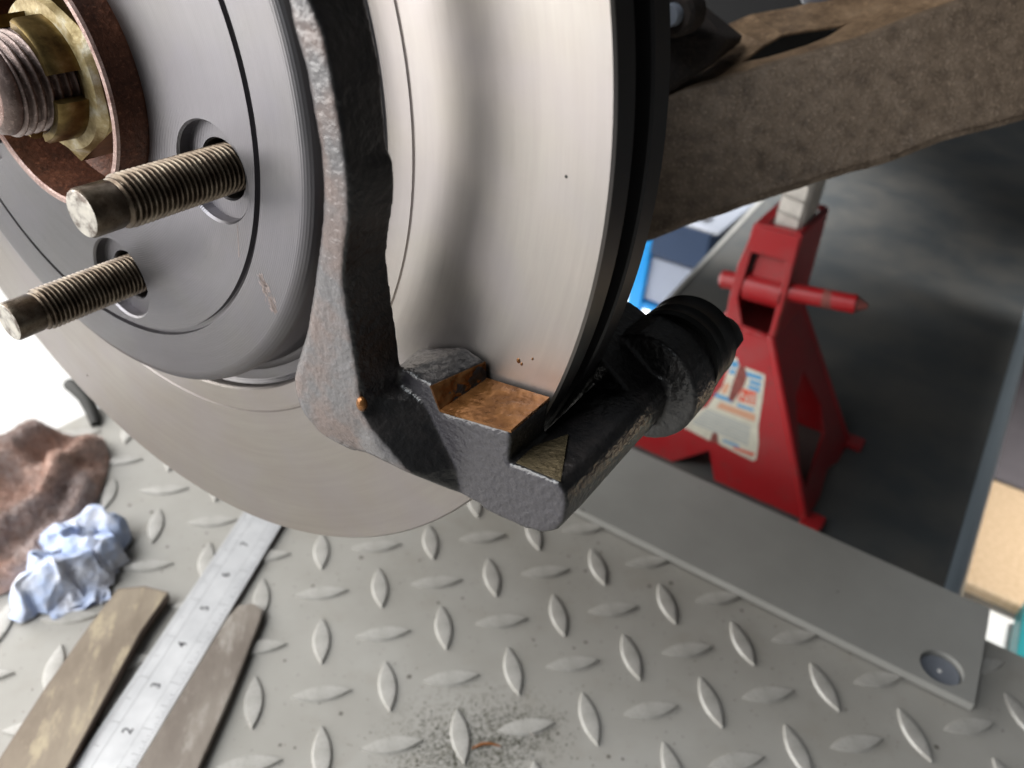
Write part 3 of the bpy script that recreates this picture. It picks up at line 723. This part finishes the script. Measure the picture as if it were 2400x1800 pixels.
hs = MB().tube([L2W((118, -2, -300)), L2W((108, 6, -290)), L2W((96, 22, -280)), L2W((84, 46, -275))], 7, 14).obj('brake_hose', M_steelgrey, None, 60)
tag(hs, 'bluish grey hose in the dark gap above the rusty control arm', 'hose')

# ------------------------------------------------------------------ cover strip on the plate
cs = empty('cover_strip', 'flat grey painted steel strip with a round hole lying across the plate edge', 'steel strip', at_local((295.5, -299.8, -265)))
LT = lambda x, y, z: (x, z, y)
st = MB(); HXc, HYc, HRr = -16.6, 24.2, 11.3
ou = [(-700, 41.0), (-36, 39.4), (2.0, 39.0), (0.2, -38.4), (-36, -38.6), (-700, -40.5)]
kk = 48; rim = circle(HRr, kk, HXc, HYc)
def hit(x, y):                          # from the hole's rim straight out to the edge of the end piece
    dx, dy = x - HXc, y - HYc; best = 1e9; P = [(-36, 39.4), (2.0, 39.0), (0.2, -38.4), (-36, -38.6)]
    for (x1, y1), (x2, y2) in zip(P, P[1:] + P[:1]):
        ex_, ey_ = x2 - x1, y2 - y1; den = dx * ey_ - dy * ex_
        if abs(den) < 1e-9: continue
        t = ((x1 - HXc) * ey_ - (y1 - HYc) * ex_) / den; q = ((x1 - HXc) * dy - (y1 - HYc) * dx) / den
        if t > 0 and -1e-6 <= q <= 1 + 1e-6: best = min(best, t)
    return (HXc + dx * best, HYc + dy * best)
cor = sorted([(-36, 39.4), (2.0, 39.0), (0.2, -38.4), (-36, -38.6)], key=lambda p: math.atan2(p[1] - HYc, p[0] - HXc))
angs = sorted([2 * math.pi * i / kk - math.pi for i in range(kk)] + [math.atan2(p[1] - HYc, p[0] - HXc) for p in cor])
rim = [(HXc + HRr * math.cos(a), HYc + HRr * math.sin(a)) for a in angs]; far = [hit(*p) for p in rim]; kk = len(rim)
for z in (0, -5):
    st.add([LT(x, y, z) for x, y in rim + far], [(i, (i + 1) % kk, kk + (i + 1) % kk, kk + i) for i in range(kk)])
    st.add([LT(x, y, z) for x, y in [ou[0], ou[1], ou[4], ou[5]]], [(0, 1, 2, 3)])
st.add([LT(x, y, z) for z in (0, -5) for x, y in rim], [(i, (i + 1) % kk, kk + (i + 1) % kk, kk + i) for i in range(kk)])
st.add([LT(x, y, z) for z in (0, -5) for x, y in far], [(i, (i + 1) % kk, kk + (i + 1) % kk, kk + i) for i in range(kk) if not (far[i][0] < -35.99 and far[(i + 1) % kk][0] < -35.99)])
w4 = [ou[4], ou[5], ou[0], ou[1]]
st.add([LT(x, y, z) for z in (0, -5) for x, y in w4], [(i, i + 1, 5 + i, 4 + i) for i in range(3)])
so = st.obj('strip_plate', M_cover, cs)
bmm = bmesh.new(); bmm.from_mesh(so.data); bmesh.ops.remove_doubles(bmm, verts=bmm.verts, dist=1e-5); bmesh.ops.recalc_face_normals(bmm, faces=bmm.faces); bmm.to_mesh(so.data); bmm.free()
bevel(so, 0.9, 2, 50)
sb = MB().lathe([(0, -3.3), (10.2, -3.3), (10.6, -3.8), (10.6, -5)], 36); sb.v = [(x - 16.6, z, y + 24.2) for x, y, z in sb.v]
sb.obj('plug', M_steelgrey, cs, 40)
sp = MB().lathe([(0, -2.9), (1.0, -2.95), (1.3, -3.4)], 16); sp.v = [(x - 16.6, z, y + 24.2) for x, y, z in sp.v]; sp.obj('plug_centre', M_white, cs, 40)

# ------------------------------------------------------------------ jack stand (hub-local axes, origin at its foot)
JO = (79, -400, -499)
js = empty('jack_stand', 'red painted axle stand with a torn cream label under the arm', 'axle stand', at_local(JO))
def J(p): return (p[0] - JO[0], p[1] - JO[1], p[2] - JO[2])
def panel(name, outer, holes, mat, thick, parent=js):
    P = [Vector(J(p)) for p in outer]; o = P[0]; ex = (P[1] - o).normalized(); nn = Vector((0, 0, 0))
    for a_, b_ in zip(P, P[1:] + P[:1]): nn += a_.cross(b_)
    nn.normalize(); ey = nn.cross(ex)
    t2 = lambda p: ((Vector(p) - o).dot(ex), (Vector(p) - o).dot(ey))
    fv, ff = filled([t2(p) for p in P], [[t2(J(p)) for p in h] for h in holes])
    mb = MB().add([(o + ex * x + ey * y)[:] for x, y, z in fv], ff)
    ob = mb.obj(name, mat, parent); sd = ob.modifiers.new('solid', 'SOLIDIFY'); sd.thickness = thick * S; sd.offset = 0
    bevel(ob, .8, 2, 40); return ob
SH = -264.0; ZB = -566.0; ZT = -537.0
def fz(v): return -432 - .2059 * (v + 400)
def bz(v): return ZB + .2059 * (v + 400)
def ur(v): return 99 + (SH - v) * .5515
def ul(v): return 59 - (SH - v) * .5515
F = lambda u, v: (u, v, fz(v)); B_ = lambda u, v: (u, v, bz(v))
panel('front_panel', [F(ul(-400), -400), F(52, -400), F(80, -376), F(92, -400), F(ur(-400), -400), F(ur(SH), SH), F(ul(SH), SH)], [], M_red, 2.6)
panel('rear_panel', [B_(ul(-400), -400), B_(52, -400), B_(80, -376), B_(92, -400), B_(ur(-400), -400), B_(ur(SH), SH), B_(ul(SH), SH)], [], M_red, 2.6)
panel('side_panel', [F(ur(-400), -400), (ur(-400), -400, -470), (ur(-392), -392, -500), (ur(-400), -400, -530), B_(ur(-400), -400), B_(ur(SH), SH), F(ur(SH), SH)],
      [[(ur(-308), -308, -505), (ur(-345), -345, -522), (ur(-366), -366, -514), (ur(-380), -380, -448), (ur(-366), -366, -443), (ur(-316), -316, -475)]], M_red, 2.6)
panel('side_panel', [F(ul(-400), -400), (ul(-400), -400, -470), (ul(-392), -392, -500), (ul(-400), -400, -530), B_(ul(-400), -400), B_(ul(SH), SH), F(ul(SH), SH)],
      [[(ul(-308), -308, -505), (ul(-345), -345, -522), (ul(-366), -366, -514), (ul(-380), -380, -448), (ul(-366), -366, -443), (ul(-316), -316, -475)]], M_red, 2.6)
# corner posts, rounded by tubes along the four edges
for uf in (ur, ul):
    for f_ in (F, B_):
        MB().tube([J(f_(uf(-400), -400)), J(f_(uf(SH), SH))], 3.4, 12).obj('corner_fold', M_red, js, 60)
# feet
for (u0, z0) in ((ur(-400), -432), (ur(-400), -566), (ul(-400), -432), (ul(-400), -566)):
    sx = 1 if u0 > 79 else -1
    ft = MB().box(u0 - 79 - (4 if sx > 0 else 14), u0 - 79 + (14 if sx > 0 else 4), -.5, 4, z0 + 499 - 10, z0 + 499 + 10); bevel(ft.obj('foot', M_red, js), 1.5, 2)
# pawl bracket
panel('bracket_front', [(59, SH, -461), (100, SH, -461), (100, -228, -462), (97, -177, -464.5), (62, -178.5, -464.5), (57, -213, -463), (57, -240, -462)],
      [[(73.5, -261.5, -461), (96.0, -262.5, -461), (95.2, -226, -462), (92.0, -198, -463.2), (65.2, -199.5, -463.2), (64.2, -240, -462)]], M_red, 3.2)
panel('bracket_side', [(100, SH, -461), (100, SH, -537), (99, -228, -537), (97, -176, -537), (97, -176, -464.5), (99, -228, -462)], [], M_red, 3.2)
panel('bracket_side', [(59, SH, -461), (59, SH, -537), (57, -228, -537), (62, -178, -537), (62, -178, -464.5), (57, -228, -462)], [], M_red, 3.2)
panel('collar_top', [(62, -178, -464.5), (97, -176, -464.5), (97, -176, -537), (62, -178, -537)], [[(70, -177.5, -472), (94.5, -176.5, -472), (94.5, -176.5, -530), (70, -177.5, -530)]], M_red, 3.0)
po = MB().hull([J((x, y, z)) for x, z in ((72.5, -478), (91, -473.5), (94.0, -477), (94.0, -515), (72.5, -515)) for y in (-203, -40)])
for u0, u1 in ((60, 99),):
    pth = [J((u0 + (u1 - u0) * i / 14, SH - .5 + .5 * math.sin(i * 2.3), -459.6)) for i in range(15)]
    MB().tube(pth, [1.9 + .5 * math.sin(i * 1.9) for i in range(15)], 8).obj('weld_bead', M_red, js, 60)
poo = po.obj('ratchet_post', M_post, js); bevel(poo, 1.5, 2)
for k in range(9):
    v_ = -166 + 13.2 * k
    th_ = MB().hull([J(p) for p in ((72.2, v_, -478), (91, v_ - .6, -473.0), (72.2, v_ - 2.6, -478), (91, v_ - 3.2, -473.0), (72.2, v_ - 1.4, -475.2), (91, v_ - 2.0, -470.2))])
    th_.obj('ratchet_tooth', M_post, js)
pb = MB().hull([J(p) for p in ((68, -232, -466), (95, -230, -466), (68, -199, -470), (94, -197, -470), (68, -232, -498), (95, -230, -498), (68, -196, -498), (94, -195, -498))])
bevel(pb.obj('pawl', M_red, js), 2, 2)
MB().tube([J((66, -231.5, -471)), J((95.5, -229.5, -471))], [11.8, 11.8], 28).obj('pawl_barrel', M_red, js, 40)
MB().tube([J((44.5, -232.6, -470)), J((45.5, -232.4, -470)), J((150, -218.0, -470))], [5.5, 7.3, 7.3], 20).obj('handle_pin', M_red, js, 40)
MB().tube([J((126, -221.4, -470)), J((140, -219.4, -470)), J((152, -217.7, -470)), J((158, -216.8, -470))], [7.6, 7.0, 5.2, 2.0], 20).obj('handle_grip', M_dirt, js, 60)
# label, stuck on the front panel
lab = [(74.1, -289.4), (78.0, -288.6), (82.9, -295.7), (86.5, -293.5), (104.0, -293.9), (107.6, -311.4), (112.4, -338.4), (117.2, -352.3), (119.6, -366.3), (117.3, -368.6), (85.1, -366.1), (77.8, -366.8), (44.8, -363.9), (45.1, -359.2), (54.5, -349.7), (66.5, -338.4), (69.8, -327.3), (73.9, -316.4), (73.8, -306.6)]
def decal(name, poly, off, mat, parent):
    nv = Vector((0, .2059, 1)).normalized()
    P = [Vector(J(F(u, v))) + nv * (1.35 + off) for u, v in poly]; o = P[0]
    ex = Vector((1, 0, 0)); ey = nv.cross(ex)
    fv, ff = filled([((p - o).dot(ex), (p - o).dot(ey)) for p in P], [])
    m = MB().add([(o + ex * x + ey * y)[:] for x, y, z in fv], ff)
    return m.obj(name, mat, parent, None, False)
lb = decal('label', lab, .15, M_label, js)
for p in ([(88.0, -296.6), (101.9, -295.8), (102.6, -299.6), (89, -300.4)], [(93.0, -302.0), (103.0, -301.4), (103.4, -304.8), (94.4, -305.2)], [(94.0, -306.4), (103.6, -306.2), (104.2, -309.6), (94.0, -309.9)], [(74.6, -292), (80.2, -291.4), (80.6, -297), (75, -297.6)], [(75.2, -299.4), (80.6, -299), (79.8, -303.2), (75.4, -303.4)], [(69.8, -324), (84, -323.4), (86, -327), (70, -327.4)], [(90, -325.4), (104, -324.6), (104.6, -327), (90.4, -328)]):
    decal('blue_print', p, .3, M_lblue, lb)
decal('red_block', [(88.4, -311.8), (101.9, -310.5), (104.4, -321.7), (89.3, -322.9)], .3, M_lred, lb)
decal('red_print', [(75.2, -312.5), (79.4, -312), (78.6, -321.4), (73.6, -321.8)], .3, M_lor, lb)
decal('orange_band', [(76.3, -330.0), (107.4, -329.0), (108.5, -335.2), (74.0, -335.8)], .3, M_lor, lb)
for k in range(7):
    y0 = -340.5 - 2.6 * k
    decal('print_line', [(66.5 - 1.4 * k, y0), (106.5 + .5 * k, y0 + .3), (106.5 + .5 * k, y0 - 1.0), (66.5 - 1.4 * k, y0 - 1.3)], .3, M_lgrey, lb)
decal('blue_print', [(88.0, -360.4), (102.9, -360.0), (103.0, -362.2), (88.2, -362.6)], .3, M_lblue, lb)
decal('red_block', [(98.0, -363.2), (116.9, -361.4), (116.8, -364.6), (99.2, -365.2)], .3, M_lred, lb)
decal('scuff', [(81.5, -294.4), (86.5, -293.8), (90.5, -301), (90.4, -309), (88, -318), (86, -326), (81.6, -325), (81, -310)], .45, M_dirt, lb)
decal('scuff', [(78, -358), (82, -357.6), (85.5, -366.0), (77.6, -367.0)], .45, M_dirt, lb)
fc = bpy.data.curves.new('lettering', 'FONT'); fc.body = 'NE'; fc.size = .0112; fc.extrude = 0.00005; fc.materials.append(M_label); fc.space_character = 1.05
fo = textmesh('lettering', fc, lb); nv = Vector((0, .2059, 1)).normalized()
ex = Vector((1, .06, 0)).normalized(); ey = nv.cross(ex).normalized(); fm = Matrix((ex, ey, nv)).transposed().to_4x4()
fm.translation = (Vector(J(F(89.6, -321.6))) + nv * 1.9) * S; fo.matrix_local = fm

# ------------------------------------------------------------------ things on the plate
# steel ruler: local x to the right edge, y along it
cen = Vector((-36.4, 73.2, 0)); rl = Vector((0.3625, 0.932, 0)).normalized(); rxv = Vector((rl.y, -rl.x, 0))
m = Matrix((rxv, rl, Vector((0, 0, 1)))).transposed().to_4x4(); m.translation = (cen + Vector((0, 0, 2.6))) * S
rul = empty('steel_ruler', 'narrow bright steel ruler with black inch numbers lying on the plate', 'ruler', m)
rb = MB().box(-13.5, 13.5, -148, 157, 0, 1.0); bevel(rb.obj('blade', M_ruler, rul), .25, 1)
mk = MB()
def tick(x0, x1, y): mk.add([(x0, y - .09, 1.03), (x1, y - .09, 1.03), (x1, y + .09, 1.03), (x0, y + .09, 1.03)], [(0, 1, 2, 3)])
IN = 25.4
for q in range(-6 * 16, 6 * 16 + 1):
    y = IN * q / 16; l = 7.5 if q % 16 == 0 else 5.2 if q % 8 == 0 else 4.0 if q % 4 == 0 else 3.0 if q % 2 == 0 else 2.2
    tick(13.0 - l, 12.9, y)
for q in range(-6 * 20, 6 * 20 + 1):
    y = IN * q / 20; l = 7.5 if q % 20 == 0 else 5.0 if q % 10 == 0 else 2.8
    tick(-12.9, -13.0 + l, y)
mk.add([(-5.6, -148, 1.03), (-5.45, -148, 1.03), (-5.45, 157, 1.03), (-5.6, 157, 1.03)], [(0, 1, 2, 3)])
mk.add([(5.5, -148, 1.03), (5.6, -148, 1.03), (5.6, 157, 1.03), (5.5, 157, 1.03)], [(0, 1, 2, 3)])
tag(mk.obj('graduation_marks', M_ink, rul, None, False), kind='stuff')
num_pts = [(-55.8, 23.1), (-46.8, 46.4), (-37.7, 69.8), (-29.0, 92.7), (-20.2, 115.8), (-11.4, 138.8)]
for q, (x, y) in enumerate(num_pts):
    fc = bpy.data.curves.new('numeral', 'FONT'); fc.body = str(2 + q); fc.size = .0066; fc.extrude = .00003; fc.align_x = 'CENTER'; fc.align_y = 'CENTER'; fc.offset = .00008
    fc.materials.append(M_ink); fo = textmesh('numeral', fc, rul)
    d = Vector((x, y, 0)) - cen; fo.location = (d.dot(rxv) * S, d.dot(rl) * S, .00108); fo.rotation_euler = (0, 0, R_(90))
# brown bar
def bar(name, label, cat, poly, h, mtop, mside, z0=1.7):
    mb = MB(); k = len(poly); c = (sum(p[0] for p in poly) / k, sum(p[1] for p in poly) / k)
    P = [(x - c[0], y - c[1]) for x, y in poly]
    e = empty(name, label, cat, Matrix.Translation(Vector((c[0], c[1], z0)) * S))
    o1 = MB().prism(P, 0, h - .15).obj('bar_edge', mside, e)
    q = [(x * (1 - .6 / max(8, math.hypot(x, y))), y * (1 - .6 / max(8, math.hypot(x, y)))) for x, y in P]
    mb.prism(q, h - .5, h); bevel(mb.obj('bar_face', mtop, e), .25, 1)
    return e
bar('flat_steel_bar', 'worn brown and brassy flat bar beside the ruler nearest the rag', 'metal bar',
    [(-122, -40), (-95.5, -66), (-58.6, 78), (-48.6, 103.0), (-62.0, 109.2), (-75.5, 109.0), (-84.5, 86), (-97, 49)], 6.0, M_brown, M_side)
bar('flat_file', 'dull grey brown bar with a rounded tip on the right of the ruler', 'metal bar',
    [(-64.8, -39), (-31, -32), (-13.2, 27.4), (-7.0, 50.4), (.7, 80.5), (1.3, 86.8), (-3.4, 91.6), (-11.2, 91.4), (-16.6, 83)], 4.6, M_greybar, M_greybar, .4)
# rag
RG = [(-118, 128), (-110, 158), (-103, 196), (-104, 232), (-113, 254), (-150, 258), (-185, 262), (-235, 255), (-265, 210), (-250, 150), (-190, 112), (-150, 112)]
rag = empty('brown_rag', 'crumpled brown and grey terry rag behind the blue paper', 'rag', Matrix.Translation(Vector((-170, 185, 0)) * S))
FOLDS = [((-108, 244), (-146, 150), 17, 9), ((-150, 256), (-188, 168), 24, 12), ((-105, 205), (-122, 142), 11, 7), ((-238, 245), (-226, 130), 22, 14), ((-205, 128), (-128, 126), 9, 8), ((-160, 215), (-120, 205), 12, 8), ((-200, 200), (-170, 140), 13, 8)]
def rag_h(x, y):
    d = polydist(x, y, RG); e = 1 - math.exp(-d / 3.5)
    p = Vector((x, y, 0)); wx = x + 7 * noise.noise(p * .03); wy = y + 7 * noise.noise(p * .03 + Vector((4, 4, 0)))
    f = 3.0
    for (ax_, ay_), (bx_, by_), hh, ww in FOLDS:
        dx, dy = bx_ - ax_, by_ - ay_; t = max(0, min(1, ((wx - ax_) * dx + (wy - ay_) * dy) / (dx * dx + dy * dy)))
        q = math.hypot(wx - ax_ - t * dx, wy - ay_ - t * dy) / ww
        f += hh * math.exp(-q * q) * (.75 + .25 * math.sin(3.1 * t))
    f = f if f < 26 else 26 + (f - 26) * .35
    f += 2.5 * noise.noise(p * .05 + Vector((0, 7, 0))) + 1.6 * noise.noise(p * .19) + .8 * noise.noise(p * .5)
    return 1.0 + e * max(1.5, f)
def radial(P, c, nt, nr_):
    d = [0]; Q = P + P[:1]
    for p, q in zip(Q, Q[1:]): d.append(d[-1] + math.dist(p, q))
    B = [(float(np.interp(d[-1] * k / nt, d, [p[0] for p in Q])), float(np.interp(d[-1] * k / nt, d, [p[1] for p in Q]))) for k in range(nt)]
    for _ in range(3): B = [((B[k - 1][0] + 2 * B[k][0] + B[(k + 1) % nt][0]) / 4, (B[k - 1][1] + 2 * B[k][1] + B[(k + 1) % nt][1]) / 4) for k in range(nt)]
    pts = [c] + [(c[0] + (b[0] - c[0]) * (r / nr_) ** .8, c[1] + (b[1] - c[1]) * (r / nr_) ** .8) for r in range(1, nr_ + 1) for b in B]
    fs = [(0, 1 + k, 1 + (k + 1) % nt) for k in range(nt)] + [(1 + r * nt + k, 1 + (r + 1) * nt + k, 1 + (r + 1) * nt + (k + 1) % nt, 1 + r * nt + (k + 1) % nt) for r in range(nr_ - 1) for k in range(nt)]
    return pts, fs
pts, fs = radial(RG, (-180, 185), 260, 60)
g = MB().add([(x + 170, y - 185, rag_h(x, y)) for x, y in pts], fs)
ro = g.obj('cloth', M_rag, rag, 180, True)
fz_ = MB()
for q in range(60000):
    x = random.uniform(-230, -100); y = random.uniform(110, 262)
    if not inpoly(x, y, RG): continue
    z = rag_h(x, y); a = random.uniform(0, 6.283); l = random.uniform(1.2, 3.0)
    dx, dy = random.gauss(0, 1.1), random.gauss(0, 1.1)
    fz_.add([(x + 170 + .16 * math.cos(a), y - 185 + .16 * math.sin(a), z - .3), (x + 170 - .16 * math.cos(a), y - 185 - .16 * math.sin(a), z - .3), (x + 170 + dx, y - 185 + dy, z + l)], [(0, 1, 2)])
tag(fz_.obj('terry_pile', M_rag, rag, None, False), kind='stuff')
# crumpled paper towel
TW = [(-90, 168), (-80.5, 162), (-79, 150), (-75.5, 142), (-77, 131), (-85, 115), (-96, 105.5), (-113, 101), (-126, 97.5), (-132, 105), (-128, 117), (-126, 128), (-121, 138), (-126, 148), (-116, 160), (-102, 170)]
tw = empty('paper_towel', 'crumpled pale blue paper towel against the brown rag', 'paper towel', Matrix.Translation(Vector((-103, 135, 1)) * S))
dirs = [(.35, .052, .4, 11), (1.7, .045, 1.2, 10), (2.6, .075, .2, 6), (.95, .11, .8, 4.0), (2.2, .15, 1.5, 2.6), (.1, .21, .3, 1.7), (1.3, .26, .9, 1.2)]
def tri(t): t = t % 2; return 1 - abs(1 - t)
def tw_h(x, y):
    p = Vector((x, y, 0)); xx = x + 5 * noise.noise(p * .05); yy = y + 5 * noise.noise(p * .05 + Vector((5, 5, 5)))
    h = 0
    for a, k, ph, am in dirs: h += am * tri((xx * math.cos(a) + yy * math.sin(a)) * k + ph)
    return h
pts, fs = radial(TW, (-103, 134), 150, 34); vs = []
for x, y in pts:
    d = polydist(x, y, TW); e = 1 - math.exp(-d / 5.0); h = .6 + e * (1 + tw_h(x, y))
    vs.append((x + 103 + 6.0 * (tri(y * .11 + x * .05) - .5) + 2.5 * noise.noise(Vector((x * .15, y * .15, 2))), y - 135 + 3.5 * (tri(x * .13 - y * .04) - .5) + 1.5 * noise.noise(Vector((x * .15, y * .15, 9))), h))
g = MB().add(vs, fs)
rnd = random.Random(5)
for q in range(10):
    a = 6.2832 * q / 10 + rnd.uniform(-.2, .2); rr_ = rnd.uniform(.15, .7)
    cx, cy, cz = 24 * rr_ * math.cos(a), 31 * rr_ * math.sin(a) - 2, rnd.uniform(6, 12)
    nrm = Vector((math.cos(a) * rnd.uniform(.2, 1), math.sin(a) * rnd.uniform(.2, 1), rnd.uniform(.5, 1.1))).normalized()
    tx_ = nrm.cross(Vector((rnd.uniform(-1, 1), rnd.uniform(-1, 1), .3))).normalized(); ty_ = nrm.cross(tx_)
    lx, ly = rnd.uniform(13, 19), rnd.uniform(10, 15); m_ = 13; ph = rnd.uniform(0, 5); vv = []
    for i in range(m_):
        for j in range(m_):
            s_, t_ = -1 + 2 * i / (m_ - 1), -1 + 2 * j / (m_ - 1)
            ex_ = 1 + .25 * noise.noise(Vector((s_ * 2, ph, q))); ey_ = 1 + .25 * noise.noise(Vector((t_ * 2, q, ph)))
            h = 4.2 * (tri(s_ * 1.1 + t_ * .7 + ph) - .5) + 2.2 * (tri(t_ * 2.0 - s_ * .8 + ph * 2) - .5) - 3.5 * (s_ * s_ + t_ * t_) * .5 + 1.2 * noise.noise(Vector((s_ * 2.5, t_ * 2.5, q)))
            p = Vector((cx, cy, cz)) + tx_ * (s_ * lx * ey_) + ty_ * (t_ * ly * ex_) + nrm * h
            vv.append((p.x, p.y, max(.6, p.z)))
    g.add(vv, [(i * m_ + j, (i + 1) * m_ + j, (i + 1) * m_ + j + 1, i * m_ + j + 1) for i in range(m_ - 1) for j in range(m_ - 1)])
to = g.obj('paper', M_towel, tw, 26, True)
# rubber strap at the plate end
stp = MB().tube([(-146, 312, 8), (-139, 301, 12), (-131, 292, 10), (-125, 281, 5), (-121, 270, 1.5)], [4.5, 5, 5, 4.5, 3.5], 12).obj('rubber_strap', M_rubber, None, 60)
tag(stp, 'dark rubber strap hanging over the far left plate end', 'strap')
# grit and flakes
gr = MB()
for q in range(5200):
    if q < 3600: x, y = random.gauss(101, 19), random.gauss(-8, 12)
    elif q < 4400: x, y = random.gauss(128, 10), random.gauss(-2, 8)
    else: x, y = random.uniform(-10, 330), random.uniform(-60, 190)
    s_ = random.uniform(.15, .55) if q < 4400 else random.uniform(.15, .6)
    d = Vector((x, y, 304)) - HC
    if d.dot(A) < -285: continue
    pts = [(x + random.uniform(-1, 1) * s_, y + random.uniform(-1, 1) * s_, random.uniform(0, 1) * s_ * .8) for _ in range(5)]
    gr.add(pts, [(0, 1, 2), (1, 2, 3), (2, 3, 4), (0, 2, 4), (0, 1, 4)])
tag(gr.obj('grit', M_grit, None, None, False), kind='stuff')
tgp = MB().tube([(103.0, -7.6, 1.0), (108, -6.4, 1.6), (112, -6.6, 1.5), (117, -8.4, .9)], [.4, .7, .6, .3], 6).obj('rust_flake', M_twig, None, 60)
tag(tgp, 'thin orange rust flake lying in the dirt patch on the plate', 'flake')
ch_ = MB().tube([(131.5, -3.4, .8), (134.2, -5.2, 1.0)], [.5, .4], 6).obj('metal_chip', M_tip, None, 60)
tag(ch_, 'tiny bright metal chip on the plate right of the dirt patch', 'metal chip')

# ------------------------------------------------------------------ things on the floor beyond
def boxobj(name, label, cat, mat, u0, u1, z0, z1, v0, v1, bev=3):
    c = ((u0 + u1) / 2, v0, (z0 + z1) / 2)
    o = MB().box(u0 - c[0], u1 - c[0], 0, v1 - v0, z0 - c[2], z1 - c[2]).obj(name, mat); o.matrix_world = at_local(c)
    bevel(o, bev, 2); return tag(o, label, cat)
FV = -606.0
boxobj('tan_board', 'flat tan wooden board on the floor right of the dark beam', 'board', M_card, 318, 900, -900, -682, FV, FV + 14)
boxobj('rubber_mat', 'purple grey rubber mat on the floor beyond the tan board', 'mat', M_mat, 300, 1200, -2800, -915, FV, FV + 8)
boxobj('plastic_crate', 'teal plastic box at the right edge below the tan board', 'box', M_teal, 388, 560, -676, -560, FV, FV + 30)
tr = empty('tool_trolley', 'blurred blue workshop trolley on the bright floor behind the disc', 'trolley', at_local((-175, FV, -960)))
def tb(name, mat, u0, u1, v0, v1, z0, z1): bevel(MB().box(u0 + 175, u1 + 175, v0 - FV, v1 - FV, z0 + 960, z1 + 960).obj(name, mat, tr), 3, 2)
for (u0, z0) in ((-226, -950), (-112, -1150), (-226, -1150)): tb('corner_post', M_blue, u0 - 8, u0 + 18, FV, -405, z0 - 16, z0)
tb('drawer_front', M_navy, -217, -120, -466, -404, -1130, -951)
tb('lower_panel', M_lpanel, -217, -126, -548, -474, -1130, -960)
tb('shelf_rail', M_blue, -217, -120, -563, -551, -1130, -953)
tb('top_tray', M_steelgrey, -206, -108, -404, -399, -1140, -945)
for (u, z) in ((-186, -990), (-150, -985)):
    o = MB().lathe([(0, 20), (11, 19), (14, 14), (14, 2), (13, 0)], 24); o.v = [(x, z_, y) for x, y, z_ in o.v]
    ob = o.obj('white_pot', M_white, None, 40); ob.matrix_world = at_local((u, -398.6, z))
    tag(ob, 'white pot on the left of the trolley top' if u < -170 else 'white pot on the right of the trolley top', 'pot', 'white pots on the trolley')
jn = MB()
for (u0, z0, u1, z1) in ((-420, -40, -330, -160), (-520, -150, -430, -100)):
    p, q = L2W((u0, FV + 1.0, z0)), L2W((u1, FV + 1.0, z1)); d = (q - p).normalized(); s_ = d.cross(Vector((0, 0, 1))) * 1.5
    jn.add([p - s_, q - s_, q + s_, p + s_], [(0, 1, 2, 3)])
tag(jn.obj('floor_joint', M_joint, None, None, False), kind='structure')
